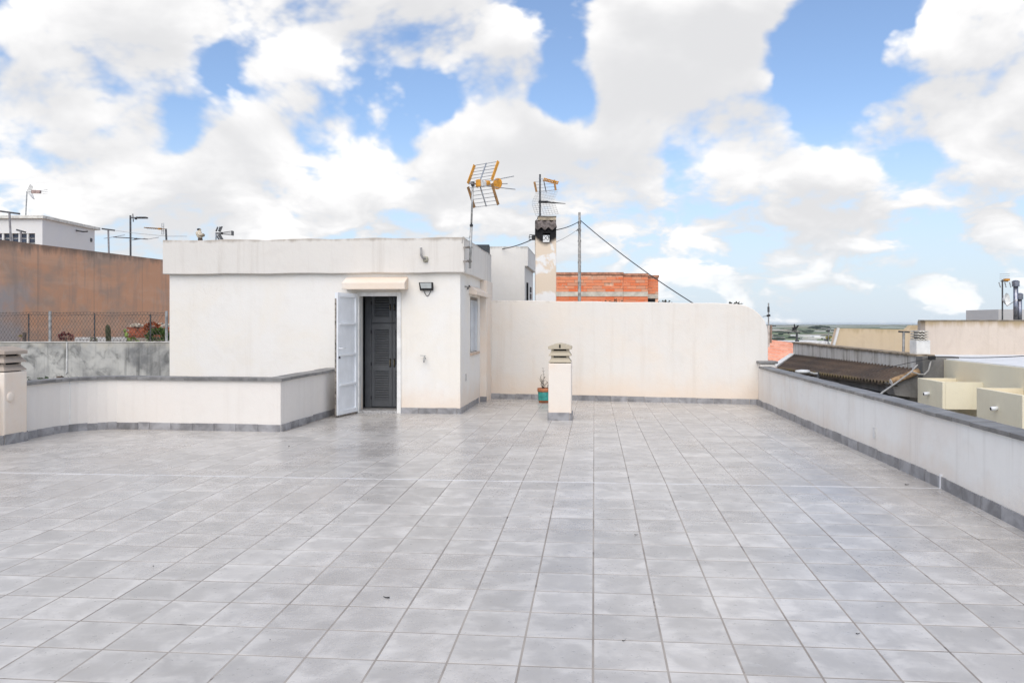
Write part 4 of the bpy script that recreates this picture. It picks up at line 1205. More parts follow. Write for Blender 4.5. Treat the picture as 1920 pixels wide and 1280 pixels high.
    for k in range(40):
        p = I(x + rr.uniform(0, 1.2), Yb + rr.uniform(0, .35), zat(612, Yb) + rr.uniform(0, .07)); s_ = rr.uniform(.03, .07)
        rb.box(-s_, s_, -s_, s_, -s_ * .5, s_ * .5, lambda a, b, c_: p + Matrix.Rotation(k, 3, 'Z') @ Vector((a, b, c_ + a * .3)))
    kind(rb.build('rubble', simple('pale rubble', (.55, .47, .38), .9, 0, .25, 8), t), 'stuff')
    # white building behind
    Y2 = 33.0
    t = thing('white_building', 'white flat roofed building with small paned windows behind the orange wall', 'building', (P(40, 0, Y2).x, Y2, -7.5))
    x1 = P(79.5, 0, Y2).x; x0 = x1 - 8; zt2 = zat(410, Y2); Yr = 37.1
    def T(a, y, z): return I(a + (y - Y2) * ((P(182, 0, Yr).x - x1) / (Yr - Y2)) * 1.0, y, z)
    wh = plaster('far white render', (.80, .80, .80), (.76, .77, .80), .4, .06, (.6, .6, .6), .06, seed=21.)
    wz1, wz0 = zat(437.5, Y2), zat(475, Y2)
    wx0, wx1 = P(-40, 0, Y2).x, P(66, 0, Y2).x
    MB().wall([x0, wx0, wx1, x1], [-7.5, wz0, wz1, zt2], [(wx0, wx1, wz0, wz1)], 3.9, T_wrap(T, Y2)).build('wall', wh, t)
    MB().box(x0 - .1, x1 + .10, Y2 - .12, Yr + .1, zt2 + .001, zat(404.5, Y2), T).build('cornice', simple('cream cornice', (.72, .70, .64), .8), t)
    win = MB().box(wx0, wx1, Y2 + .14, Y2 + .16, wz0, wz1, T).build('window', M_whitet, t)
    pw = (P(15.5, 0, Y2).x - P(0, 0, Y2).x)
    for c_ in range(7):
        for r_ in range(4):
            a0 = wx1 - pw * (c_ + 1) + .05; a1 = wx1 - pw * c_ - .02; b1 = wz1 - .19 * r_ - .02; b0 = b1 - .14
            MB().box(a0, a1, Y2 + .10, Y2 + .139, b0, b1, T).build('pane', simple('blue grey pane', (.05, .06, .09), .15, 0, .2, 3), win)
    for c_ in range(8):
        a = wx1 - pw * c_ + .015
        MB().box(a - .035, a + .035, Y2 + .02, Y2 + .10, wz0, wz1, T).build('mullion', M_whitet, win)
    Ys = 35.4; xs = T(x1, Ys, 0).x
    MB().tube([T(x1, Ys, zat(432, Ys)), T(x1 + .25, Ys + .1, zat(434, Ys)), T(x1 + .45, Ys + .1, zat(433.5, Ys))], .035, 6).build('spotlight', M_dark, t)
    MB().lathe(P(168, 454, 36.6) + Vector((.02, 0, 0)), [(.02, 0), (.09, .02), (.10, .10), (.09, .17), (.02, .18)], 10).build('wall_lamp', M_dark, t)
    a_, b_ = P(157, 457, 36.4), P(174, 459.5, 36.9)
    MB().bar(a_ + Vector((.04, 0, 0)), b_ + Vector((.04, 0, 0)), .06, .05).build('door_hood', M_dark, t)
    # washing line posts
    def tpost(px, py0, py1, Yp, bx0, by0, bx1, by1, label, lean=0):
        b = P(px + lean, py1, Yp)
        t = thing('clothesline_post', label, 'post', b - Vector((0, 0, .6)), 'clothesline posts')
        MB().tube([b - Vector((0, 0, .6)), P(px, py0, Yp)], .032, 8).build('post', simple('painted post', (.30, .29, .30), .6), t)
        MB().bar(P(bx0, by0, Yp), P(bx1, by1, Yp), .05, .05).build('crossbar', M_dark, t)
    tpost(17.5, 399, 452, 25.0, -8, 395, 37, 401, 'leaning T shaped clothesline post at the far left edge of the photo', 5)
    tpost(39, 433, 462, 26.0, 31, 431, 48, 435.5, 'short T shaped clothesline post in front of the paned windows')
    tpost(203, 431, 480, 29.0, 191, 429, 215, 432, 'T shaped clothesline post right of the white building', 2)
    # mast with two antennas
    Ym = 30.0
    b0, b1 = P(245, 490, Ym), P(244.5, 404, Ym)
    t = thing('tv_antenna', 'tall dark mast with small yagi and long crossbar above the orange wall', 'antenna', b0 - Vector((0, 0, .5)), 'television antennas')
    MB().tube([b0 - Vector((0, 0, .5)), b1], .035, 8).build('mast', M_dark, t)
    MB().bar(P(246, 408, Ym), P(276, 408.5, Ym), .035, .035).build('boom', M_dark, t)
    for k in range(8):
        p = P(258 + k * 2.4, 408.3, Ym); MB().bar(p - Vector((.0, .1, 0)), p + Vector((0, .1, 0)), .03, .05).build('element', M_dark, t)
    MB().bar(P(249, 401, Ym), P(250, 416, Ym), .02, .03).build('reflector', M_dark, t)
    MB().bar(P(253, 410, Ym), P(256.5, 410, Ym), .08, .06).build('dipole_box', M_black, t)
    MB().bar(P(212, 444.5, Ym), P(277, 448.5, Ym), .03, .03).build('crossbar', M_dark, t)
    for (a, b) in (((212, 444.5), (234, 440.5)), ((277, 448.5), (298, 445)), ((195, 447), (212, 444.5)), ((242, 451), (272, 447))):
        MB().tube([P(*a, Ym), P(*b, Ym - .4)], .010, 4).build('rod', M_alu, t)
    MB().bar(P(252, 448, Ym), P(257, 447.5, Ym), .07, .05).build('dipole_box', M_dark, t)
    # antenna pointing left at the house corner
    Yc = 25.0
    t = thing('tv_antenna', 'thin antenna pointing left on a short mast behind the left house corner', 'antenna', P(313, 470, Yc), 'television antennas')
    MB().tube([P(313, 470, Yc), P(311, 429, Yc)], .03, 8).build('mast', M_dark, t)
    MB().bar(P(311, 429.5, Yc), P(270, 427, Yc), .016, .016).build('boom', M_brown, t)
    for k in range(9):
        p = P(274 + k * 3.6, 427.3 + k * .22, Yc); MB().bar(p - Vector((0, .14, 0)), p + Vector((0, .14, 0)), .010, .02).build('element', M_brown, t)
    MB().bar(P(297, 429, Yc), P(302, 429, Yc), .06, .05).build('dipole_box', M_orange, t)
    for px in (303.5, 307):
        MB().tube([P(px, 418.5, Yc), P(px, 439.5, Yc)], .010, 5).build('reflector_rod', M_alu, t)
    for py in (418.5, 425, 433, 439.5): MB().tube([P(303.5, py, Yc), P(307, py, Yc)], .008, 5).build('reflector_rod', M_alu, t)
    # antenna on the white building
    Yw = 34.0
    t = thing('tv_antenna', 'antenna with V reflector on the roof of the white building at left', 'antenna', P(48.5, 409, Yw), 'television antennas')
    MB().tube([P(48, 409, Yw), P(50.5, 360, Yw)], .025, 8).build('mast', M_galv, t)
    MB().bar(P(49, 360, Yw), P(63, 360, Yw), .04, .04).build('boom', M_galv, t)
    MB().bar(P(60, 359.5, Yw), P(76, 360, Yw), .12, .13).build('director_cone', simple('faded cone', (.45, .33, .30), .6, 0, .3, 30), t)
    for k, (dy) in enumerate((-4, 0, 4)): MB().tube([P(70, 360 + dy * .4, Yw), P(89, 360 + dy, Yw)], .012, 5).build('director_rod', M_alu, t)
    for k in range(4):
        MB().tube([P(51 + k * 2.5, 358, Yw), P(57 + k * 1.5, 346 + k * 1.2, Yw - .2)], .010, 5).build('reflector_rod', M_alu, t)
        MB().tube([P(53 + k * 2.5, 362, Yw), P(61 + k * 1.2, 372 + k * .8, Yw - .2)], .010, 5).build('reflector_rod', M_alu, t)
    # antenna and statuette on the house roof
    Yd = Yv(405, V_H) + 2.2
    t = thing('tv_antenna', 'small antenna with basket front peeping over the roof band near the statuette', 'antenna', P(405, 470, Yd), 'television antennas')
    MB().tube([P(405, 470, Yd), P(405, 436, Yd)], .018, 8).build('mast', M_alu, t)
    MB().bar(P(404, 437.5, Yd), P(417, 437.5, Yd), .03, .03).build('boom', M_dark, t)
    for (a, b) in (((405, 434), (408.5, 425.5)), ((410, 434), (413, 425)), ((412, 435), (416.5, 424.5)), ((405.5, 441), (411, 449.5)), ((409, 440), (415, 449.5)), ((412, 439), (418, 449.5))):
        MB().bar(P(*a, Yd), P(*b, Yd), .012, .028).build('reflector_bar', M_dark, t)
    MB().bar(P(415, 437.5, Yd), P(417, 437.5, Yd), .05, .05).build('dipole_box', M_black, t)
    for (a, b) in (((417, 436), (435.5, 433.5)), ((417, 437.5), (435.5, 437.5)), ((417, 439), (435.5, 441))):
        MB().tube([P(*a, Yd), P(*b, Yd)], .007, 5).build('director_rod', M_dark, t)
    MB().bar(P(435, 437.3, Yd), P(437, 437.3, Yd), .10, .092).build('director_disc', M_dark, t)
    Ys = Yv(375, V_H) + .02
    t = thing('statuette', 'small cream statuette with dark hair standing on the house roof band', 'statue', P(375, 450, Ys))
    def ring(px, py, rx, ry): 
        c = P(px, py, Ys); return [c + Vector((rx * math.cos(a * math.pi / 6), ry * math.sin(a * math.pi / 6), 0)) for a in range(12)]
    body = MB().loft([ring(375.5, 451, .032, .032), ring(375.5, 446, .034, .034), ring(375, 445, .046, .044), ring(374, 441, .055, .05), ring(372.5, 437, .055, .05), ring(373, 434, .045, .04), ring(373.5, 432.8, .022, .022), ring(373.8, 431.8, .030, .032), ring(374, 430.2, .032, .034), ring(373.6, 428.8, .018, .02)])
    body.build('body', simple('cream stone', (.66, .58, .46), .85, 0, .15, 30), t, smooth=True)
    MB().loft([ring(373.0, 431.8, .030, .036), ring(373.0, 430, .036, .038), ring(373, 428.6, .026, .028), ring(373, 428.2, .01, .01)]).build('hair', simple('dark paint', (.03, .032, .045), .6), t, smooth=True)
    MB().tube([P(371, 435, Ys - .05), P(374, 440.5, Ys - .06), P(380, 439.5, Ys - .06)], .018, 8).build('arm', simple('cream stone', (.66, .58, .46), .85), t, smooth=True)
    MB().lathe(P(380.5, 444, Ys - .04), [(.01, 0), (.03, .01), (.036, .035), (.02, .055), (.004, .06)], 10).build('bundle', simple('brown bundle', (.30, .25, .19), .9), t, smooth=True)
    MB().lathe(P(375.5, 450.8, Ys), [(.04, -.01), (.042, .02), (.036, .045)], 10).build('plinth', simple('brown base', (.10, .075, .06), .8), t)
    # cables over the gap
    o = MB().tube([P(215, 432, 29), P(250, 437, 29), P(312, 443, 25), P(350, 443, 22)], .006, 4).build('clothesline', M_gcable, base=P(215, 432, 29))
    tag(o, 'thin clothesline wire strung from the T post to the house roof', 'wire')
    # roof of greenery in the light well
    m = MB(); g = simple('dark ivy', (.035, .05, .02), .8, 0, .4, 8)
    for k in range(1100):
        p = P(rr.uniform(30, 190), 0, 14.2); p.z = rr.uniform(.1, zat(699, 14.2) - .10); p.y += rr.uniform(-.5, .5)
        s_ = rr.uniform(.03, .07); a = rr.uniform(0, 6.28)
        d1 = Vector((math.cos(a), math.sin(a), rr.uniform(-.5, .5))) * s_; d2 = Vector((-math.sin(a), math.cos(a), rr.uniform(-.5, .8))) * s_
        m.add([p, p + d1 + d2 * .5, p + d1 * 2, p + d1 - d2 * .5], [(0, 1, 2, 3)])
    t = thing('ivy_bush', 'dark green bush growing up in the light well behind the left vent', 'shrub', P(110, 760, 14.2))
    m.build('leaves', g, t)
    MB().tube([P(110, 760, 14.2) - Vector((0, 0, 6)), P(112, 705, 14.2)], .05, 6).build('stem', simple('brown stem', (.16, .12, .09), .9), t)
def T_wrap(T, Y): return lambda a, d, z: T(a, Y + d, z)
def orange_wall():
    def fn(N, b):
        p = pos(N); x, y, z = N.sep(p)
        big = N.ss(N.noise(p, .38, 5, .6, .5), .42, .62)
        c = N.mix(big, (.44, .31, .235), (.64, .345, .21))
        band = N.ss(N.noise(N.comb(N.m('MULTIPLY', x, .25), N.m('MULTIPLY', y, .25), N.m('MULTIPLY', z, 1.6)), 1.0, 4, .6), .5, .64)
        c = N.mix(N.m('MULTIPLY', band, .5), c, (.70, .42, .28))
        left = N.ss(N.m('ADD', y, N.m('MULTIPLY', N.m('SUBTRACT', N.noise(p, 1.2, 4, .6), .5), 3.0)), 25.2, 24.0)
        low = N.ss(N.m('ADD', z, N.m('MULTIPLY', N.m('SUBTRACT', N.noise(p, .9, 4, .6), .5), .8)), 2.9, 2.5)
        c = N.mix(N.m('MULTIPLY', left, N.m('MULTIPLY', low, .9)), c, (.40, .365, .355))
        st = N.ss(N.noise(N.comb(N.m('MULTIPLY', x, 3.0), N.m('MULTIPLY', y, 3.0), N.m('MULTIPLY', z, .3)), 1.0, 5, .65), .50, .66)
        c = N.mix(N.m('MULTIPLY', st, .32), c, (.30, .235, .20))
        fl_ = N.ss(N.noise(p, 2.6, 6, .7, .7), .52, .66)
        c = N.mix(N.m('MULTIPLY', fl_, .25), c, (.60, .44, .34))
        gy = N.ss(N.noise(N.vm('ADD', p, (5, 0, 2)), .55, 5, .65, .6), .52, .64)
        c = N.mix(N.m('MULTIPLY', gy, .35), c, (.44, .36, .31))
        seam = N.ss(N.m('ABSOLUTE', N.m('SUBTRACT', N.m('FRACT', N.m('DIVIDE', y, 2.1)), .5)), .488, .498)
        c = N.mix(N.m('MULTIPLY', seam, .35), c, (.22, .18, .15))
        drip = N.m('MULTIPLY', N.m('SUBTRACT', N.noise(N.comb(N.m('MULTIPLY', x, 4.0), N.m('MULTIPLY', y, 4.0), N.m('MULTIPLY', z, .8)), 1.0, 5, .65), .5), .7)
        top = N.ss(N.m('ADD', z, drip), 3.72, 4.05)
        c = N.mix(N.m('MULTIPLY', top, .75), c, (.13, .105, .085))
        N.set(b.inputs['Base Color'], c); b.inputs['Roughness'].default_value = .95
        bump(N, b, N.noise(p, 12, 5, .6), .25, .02)
    return mat('orange brown render', fn)
left_side()

# ================================================================== RIGHT: ACROSS THE ALLEY
def right_side():
    UB = 5.60                          # front of the planter boxes
    UW = UB + .62
    cream = plaster('cream render', (.84, .79, .63), (.84, .77, .60), .5, .10, (.42, .38, .28), .15, seed=31.)
    Yn = Yu(1752, UW); vn = vat(1752, UW); zr = zat(672.5, Yn)
    t = thing('cream_building', 'cream rendered building with a white flat roof across the alley', 'building', S(UW, 8, -7.5))
    MB().box(UW, UW + 9, -3, vn, -7.5, zr, S).build('wall', cream, t)
    MB().box(UW + .04, UW + 9, -3, vn + 2.6, zr + .001, zr + .02, S).build('roof', simple('white roof coat', (.74, .745, .75), .8, 0, .04, 2), t)
    MB().box(UW + .05, UW + 9, vn + .001, vn + 2.7, -7.5, zr, S).build('wall', cream, t)
    # lower lean-to below the boxes (dark recess)
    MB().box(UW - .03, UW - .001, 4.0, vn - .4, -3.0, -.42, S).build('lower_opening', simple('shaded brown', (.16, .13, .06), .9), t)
    def planter(p_far, p_near, p_right, top_near, bot_near, label):
        vf, vn_ = vat(p_far, UB), vat(p_near, UB)
        Yn_ = Yu(p_near, UB)
        z1, z0 = zat(top_near, Yn_), zat(bot_near, Yn_)
        t = thing('planter_box', label, 'planter', S(UB, vn_, z0), 'cream planter boxes')
        th = .05
        MB().box(UB, UB + th, vn_, vf, z0, z1, S).build('front', cream, t, bevel=.006)
        MB().box(UB + th + .0005, UW + .01, vn_ + .001, vn_ + th, z0 + .001, z1 - .001, S).build('side', cream, t)
        MB().box(UB + th + .0005, UW + .01, vf - th, vf - .001, z0 + .001, z1 - .001, S).build('side', cream, t)
        MB().box(UB + th + .0005, UW + .01, vn_ + th + .0005, vf - th - .0005, z0 + .002, z0 + .06, S).build('bottom', cream, t)
        MB().box(UB + th + .001, UW + .005, vn_ + th + .001, vf - th - .001, z0 + .06, z1 - .16, S).build('soil', simple('ochre soil', (.42, .27, .10), .95, 0, .25, 9), t)
        vc = vn_ + (vf - vn_) * .52; zc = z0 + (z1 - z0) * .48
        MB().tube([S(UB + .01, vc, zc), S(UB - .085, vc, zc - .01)], .03, 10).build('spout', M_white, t, smooth=True)
        MB().tube([S(UB - .0855, vc, zc - .01), S(UB - .09, vc, zc - .0105)], .021, 10).build('spout_mouth', M_hole, t)
    planter(1720.5, 1767, 1835, 716, 767, 'cream planter box with white spout nearer the grey gable')
    planter(1831, 1917, 1999, 741, 806, 'cream planter box with white spout at the right edge of the photo')
    # grey pier and gable of the corrugated house
    Yg = 14.6
    g = thing('grey_house', 'old grey house with brown corrugated roof and rain streaked wall across the alley', 'building', P(1600, 760, Yg + 2))
    gconc = plaster('dark concrete', (.22, .215, .21), (.13, .13, .13), 1.0, .7, (.09, .09, .09), .6, grain=2.0, seed=41.)
    gl = plaster('streaked grey wall', (.64, .62, .585), (.70, .70, .69), .6, .7, (.22, .19, .15), 1.65, top=(1.12, .16, (.24, .20, .13), .8), grain=1.5, seed=44.)
    pn, pf = P(1718, 697, 15.0), P(1489, 667, 23.0)
    en, ef = P(1672, 717, Yg), P(1454, 690, 21.0)
    # streaked wall above the roof
    a, b = P(1722, 668, 15.0), P(1487, 643, 23.0)
    dn = Vector((.28, 0, 0))
    MB().hexa([I(a.x, a.y, -7), I(a.x + .28, a.y, -7), I(b.x + .28, b.y, -7), I(b.x, b.y, -7), I(a.x, a.y, a.z), I(a.x + .28, a.y, a.z), I(b.x + .28, b.y, b.z), I(b.x, b.y, b.z)]).build('upper_wall', gl, g)
    MB().hexa([I(a.x - .03, a.y + .02, a.z + .001), I(a.x + .31, a.y + .02, a.z + .001), I(b.x + .31, b.y, b.z + .001), I(b.x - .03, b.y, b.z + .001),
               I(a.x - .03, a.y + .02, a.z + .03), I(a.x + .31, a.y + .02, a.z + .03), I(b.x + .31, b.y, b.z + .03), I(b.x - .03, b.y, b.z + .03)]).build('wall_cap', simple('brown cap', (.30, .24, .17), .9, 0, .25, 6), g)
    # pier
    q0, q1 = P(1721, 668, 14.9), P(1752, 668, 14.9)
    MB().box(q0.x, q1.x + .35, 14.72, 14.98, -7, zat(668, 14.9), I).build('pier', gconc, g)
    # corrugated sheets: three courses
    cor = []
    def roofpt(s, f, lift=0):    # s along the ridge (0 near .. 1 far), f across (0 top .. 1 eave)
        p = pn.lerp(pf, s).lerp(en.lerp(ef, s), f); return p + Vector((0, 0, lift))
    rust = corr_mat()
    for k in range(3):
        f0, f1 = k / 3 - (.03 if k else 0), (k + 1) / 3
        n = 420; rows = []
        for f in (f0, (f0 + f1) / 2, f1):
            rows.append([roofpt(i / n, f, .030 * math.sin(i / n * 2 * math.pi * 46) + .03 - .018 * k + (.012 if f == f0 else 0)) for i in range(n + 1)])
        vs_ = [p for r_ in rows for p in r_]; m_ = n + 1
        vs_ += [p - Vector((0, 0, .012)) for p in vs_]; h_ = 3 * m_
        fs = []
        for r_ in range(2):
            for i in range(n):
                q = r_ * m_ + i; fs.append((q, q + 1, q + 1 + m_, q + m_)); fs.append((q + h_, q + m_ + h_, q + 1 + m_ + h_, q + 1 + h_))
        for i in range(n):
            q = 2 * m_ + i; fs.append((q, q + 1, q + 1 + h_, q + h_))
        MB().add(vs_, fs).build('roof_sheet', rust, g, smooth=True)
    # eave wall
    e5 = en.y + .31
    MB().hexa([I(en.x + .12, e5, -7), I(en.x + 1.0, e5, -7), I(ef.x + 1.0, ef.y, -7), I(ef.x + .12, ef.y, -7),
               I(en.x + .12, e5, en.z - .05), I(en.x + .9, e5, en.z + .0), I(ef.x + .9, ef.y, ef.z), I(ef.x + .12, ef.y, ef.z - .05)]).build('eave_wall', gconc, g)
    MB().bar(en + Vector((.06, 0, -.045)), ef + Vector((.06, 0, -.045)), .10, .05).build('eave_board', simple('dark timber', (.07, .055, .04), .9, 0, .3, 9), g)
    # gable end facing the camera
    Mg = gconc
    gp = [P(1672, 719, Yg), P(1679, 741, Yg), P(1722, 746, Yg), P(1722, 697, Yg)]
    MB().prism(gp, (0, .3, 0)).build('gable', Mg, g)
    # rake tiles: half round caps
    rk0, rk1 = P(1671, 716, Yg - .06), P(1721, 696, Yg - .06)
    cap = simple('ochre ridge tile', (.34, .22, .12), .85, 0, .25, 10)
    for k in range(2):
        p, q = rk0.lerp(rk1, k * .5), rk0.lerp(rk1, k * .5 + .53)
        MB().tube([p, q], .062 - .004 * k, 12, .055).build('rake_tile', cap, g, smooth=True)
    MB().tube([rk0 - (rk1 - rk0) * .012, rk0 + (rk1 - rk0) * .006], .055, 12).build('mortar_plug', M_whitet, g)
    # far verge in white
    MB().bar(ef + Vector((-.02, .05, .04)), pf + Vector((-.02, .05, .05)), .14, .05).build('verge', M_whitet, g)
    # dark openings under the eave
    def slot(x0, y0, x1, y1, h, nm, Yo=.0):
        pa, pb = P(x0, y0, 0), None
    A, B = .18, .30
    def ew(px, dz_, out=.0):       # a point on the eave wall face
        k = (px - 960) / F; x = en.x + .12; Yq = x / k if abs(k) > 1e-6 else 15
        return I(x - out, Yq, dz_)
    def opening(pxa, pxb, pya, pyb, nm, m_):
        a_, b_ = ew(pxa, 0), ew(pxb, 0)
        za, zb = zat(pya, a_.y), zat(pyb, a_.y)
        MB().hexa([I(a_.x - .012, b_.y, zb), I(a_.x + .05, b_.y, zb), I(a_.x + .05, a_.y, zb), I(a_.x - .012, a_.y, zb), I(a_.x - .012, b_.y, za), I(a_.x + .05, b_.y, za), I(a_.x + .05, a_.y, za), I(a_.x - .012, a_.y, za)]).build(nm, m_, g)
    opening(1503, 1529, 701, 722, 'window', M_hole)
    opening(1592, 1668, 722.5, 760, 'window', M_hole)
    # street lamp under the eave
    L = ew(1531, 0); c = P(1504, 696, L.y - .2); c.x = L.x - .55
    c = P(1505, 696.5, 17.2)
    lp = thing('street_lamp', 'white oval street lamp head on an arm below the corrugated roof', 'lamp', P(1534, 712, 17.4))
    def lring(d, r, rz): return [c + Vector((d, 0, 0)) + Vector((0, r * math.cos(a * math.pi / 8), rz * math.sin(a * math.pi / 8))) for a in range(16)]
    MB().loft([lring(-.155, .02, .01), lring(-.13, .09, .03), lring(-.03, .13, .045), lring(.08, .11, .04), lring(.14, .05, .03)]).build('lamp_head', simple('lamp grey white', (.62, .63, .62), .4), lp, smooth=True)
    MB().tube([P(1515, 697.5, 17.2), P(1527, 700.5, 17.3), P(1533, 700, 17.4)], .022, 8).build('arm', simple('pale arm', (.55, .55, .53), .5), lp)
    MB().tube([P(1533, 697, 17.4), P(1533, 716, 17.4)], .035, 8).build('bracket', M_dark, lp)
    # cable junction and hanging cables
    J = P(1747, 671, 14.6)
    def cab(pts, label, r, m, name='cable'):
        tag(MB().tube(pts, r, 6).build(name, m, base=pts[0]), label, 'cable')
    def sag(a, b, s, n=12): return [a.lerp(b, i / n) - Vector((0, 0, s * 4 * (i / n) * (1 - i / n))) for i in range(n + 1)]
    cab([J, P(1741, 694, 14.5), P(1733, 702, 14.45), P(1722, 701, 14.4), P(1710, 697, 14.4)], 'short looped grey cable hanging on the dark grey pier', .014, M_gcable)
    cab([P(1720, 684, 14.3), P(1707, 698, 14.0), P(1684, 715, 13.2), P(1655, 735, 12.2), P(1640, 748, 11.6), P(1625, 765, 11.2)], 'pale cable dropping from the grey gable behind the parapet', .013, M_gcable)
    cab(sag(J + Vector((0, 0, .03)), P(1935, 666, 13.6), .03) , 'dark cable along the white roof edge at the right', .008, M_cable)
    cab([J, P(1700, 681, 14.5), P(1651, 692, 14.4)], 'thin dark wire across the corrugated roof to the pier', .006, M_cable)
    tag(MB().box(J.x - .06, J.x + .04, J.y - .06, J.y + .02, J.z - .03, J.z + .04, I).build('junction_clamp', M_black, base=J), 'small black cable clamp on top of the grey pier', 'clamp')
    # white chimney with louvres
    Yc = 15.3
    p0, p1 = P(1718.5, 668, Yc), P(1744.5, 638, Yc)
    c = thing('white_flue', 'small white chimney with stacked curved tile vents beside the beige wall', 'chimney', I((p0.x + p1.x) / 2, Yc, p0.z))
    MB().box(p0.x, p1.x, Yc, Yc + .27, p0.z - .3, p1.z, I).build('shaft', M_whitet, c, bevel=.006)
    xm, hw = (p0.x + p1.x) / 2 - .01, (p1.x - p0.x) / 2 * .78
    MB().box(xm - hw * .6, xm + hw * .6, Yc + .06, Yc + .22, p1.z, zat(622, Yc), I).build('flue', M_hole, c)
    vm_ = simple('pale vent tile', (.60, .56, .49), .9, 0, .2, 14)
    for k in range(4):
        z_ = zat(637.5 - 5.0 * k, Yc); n = 24
        row = [[I(xm - hw + 2 * hw * i / n, Yc - .01 + yy * .29, z_ + .008 * math.sin(i / n * 6 * math.pi) + zz) for i in range(n + 1)] for yy, zz in ((0, 0), (1, 0), (1, .022), (0, .022))]
        m = MB(); kk = n + 1; vs_ = [p for r_ in row for p in r_]
        fs = [(r_ * kk + i, r_ * kk + i + 1, ((r_ + 1) % 4) * kk + i + 1, ((r_ + 1) % 4) * kk + i) for r_ in range(4) for i in range(n)] + [(0, kk, 2 * kk, 3 * kk), (n, 3 * kk + n, 2 * kk + n, kk + n)]
        m.add(vs_, fs).build('vent_tile', vm_, c)
    # beige buildings
    beige = plaster('beige render', (.66, .575, .50), (.57, .49, .43), .6, .3, (.32, .26, .19), .35, top=(1.66, .17, (.40, .30, .17), .85), seed=51.)
    Yb = 16.6
    t = thing('beige_parapet_house', 'beige rendered house with stained parapet behind the white roof at right', 'building', I(P(1800, 0, Yb).x, Yb, -7.5))
    zt = zat(601.5, Yb)
    MB().box(P(1735, 0, Yb).x, P(1735, 0, Yb).x + 9, Yb, Yb + .2, -7, zt, I).build('front_wall', beige, t)
    a_, b_ = P(1735, 0, Yb).x, P(1720.5, 0, Yb + 1.4).x
    MB().hexa([I(a_ - .001, Yb + .002, -7), I(a_ + .2, Yb + .21, -7), I(b_ + .2, Yb + 1.4, -7), I(b_, Yb + 1.4, -7), I(a_ - .001, Yb + .002, zt - .002), I(a_ + .2, Yb + .21, zt - .002), I(b_ + .2, Yb + 1.4, zt + .001), I(b_, Yb + 1.4, zt + .001)]).build('side_wall', beige, t)
    MB().box(a_ - .03, a_ + 9, Yb - .02, Yb + .24, zt + .001, zt + .02, I).build('wall_cap', simple('dark cap', (.26, .22, .17), .9, 0, .2, 6), t)
    Yt = 25.0
    tan = plaster('tan render', (.70, .565, .395), (.70, .59, .46), .6, .25, (.40, .28, .15), .3, top=(1.5, .20, (.46, .35, .20), .6), seed=57.)
    t = thing('tan_house', 'tan rendered gable wall with a slanting left edge behind the streaked grey wall', 'building', I(P(1640, 0, Yt).x, Yt, -7.5))
    poly = [P(1563, 652, Yt), P(1572, 615.5, Yt), P(1703, 617.5, Yt), P(1712, 609.5, Yt), P(1740, 609.5, Yt)]
    lo = [I(P(1740, 0, Yt).x, Yt, -7), I(P(1563, 0, Yt).x, Yt, -7)]
    MB().prism(poly + lo, (0, .3, 0)).build('wall', tan, t)
    MB().bar(P(1562, 652, Yt - .03), P(1572, 614.5, Yt - .03), .07, .06).build('white_edge', M_whitet, t)
    # clothesline post
    Yp = 17.5
    t = thing('clothesline_post', 'T shaped clothesline post in front of the tan wall at right', 'post', P(1694, 664, Yp), 'clothesline posts')
    MB().tube([P(1694, 668, Yp), P(1694.5, 622, Yp)], .028, 8).build('post', M_galv, t); MB().bar(P(1685, 621.5, Yp), P(1705, 622.5, Yp), .04, .035).build('crossbar', M_dark, t)
    MB().lathe(P(1694, 664, Yp), [(.05, -.06), (.05, .03), (.03, .05)], 10).build('foot', M_whitet, t)
    # block, dish and flues far right
    Yk = 21.0
    bk = MB().box(P(1872, 0, Yk).x, P(1872, 0, Yk).x + 3, Yk, Yk + 1.5, .5, zat(580, Yk), I).build('roof_block', plaster('grey white render', (.62, .61, .61), (.68, .67, .67), .5, .1, (.5, .48, .46), .1, seed=61.), base=I(P(1890, 0, Yk).x, Yk, .5))
    tag(bk, 'pale grey masonry block on the roof behind the stained beige parapet', 'block')
    Yd = 20.0
    t = thing('satellite_dish', 'white satellite dish and pale grid antenna on a thin mast at the right edge', 'satellite dish', P(1879.5, 605, Yd))
    MB().tube([P(1879.5, 612, Yd), P(1879.5, 524, Yd)], .018, 8).build('mast', M_dark, t)
    c = P(1886, 562, Yd - .1); nx = Vector((.55, -.82, .12)).normalized(); sx = nx.cross(Vector((0, 0, 1))).normalized(); sz = sx.cross(nx)
    rings = [[c + nx * (.10 * (r_ / .16) ** 2 - .06) + (sx * math.cos(a * math.pi / 12) * .85 + sz * math.sin(a * math.pi / 12)) * r_ for a in range(24)] for r_ in (.01, .06, .11, .16)]
    rings2 = [[q - nx * .008 for q in r_] for r_ in rings[::-1]]
    MB().loft(rings + rings2).build('dish', simple('matt white dish', (.82, .82, .80), .8), t)
    MB().tube([c - sz * .15, c + nx * .22 - sz * .05], .009, 6).build('feed_arm', M_galv, t); MB().box(-.02, .02, -.02, .02, -.02, .02, lambda x, y, z: c + nx * .23 - sz * .04 + Vector((x, y, z))).build('feed', M_whitet, t)
    MB().bar(P(1877, 527.5, Yd), P(1890, 527.5, Yd), .03, .02).build('antenna_boom', M_dark, t)
    for k in range(6): MB().bar(P(1884 + 1.4 * k, 524.5, Yd) - Vector((0, .05, 0)), P(1884 + 1.4 * k, 524.5, Yd) + Vector((0, .05, 0)), .012, .05).build('director', M_orange, t)
    for k in range(4): MB().tube([P(1874, 514 + 4 * k, Yd), P(1893, 513.5 + 4 * k, Yd)], .004, 4).build('reflector_rod', M_alu, t)
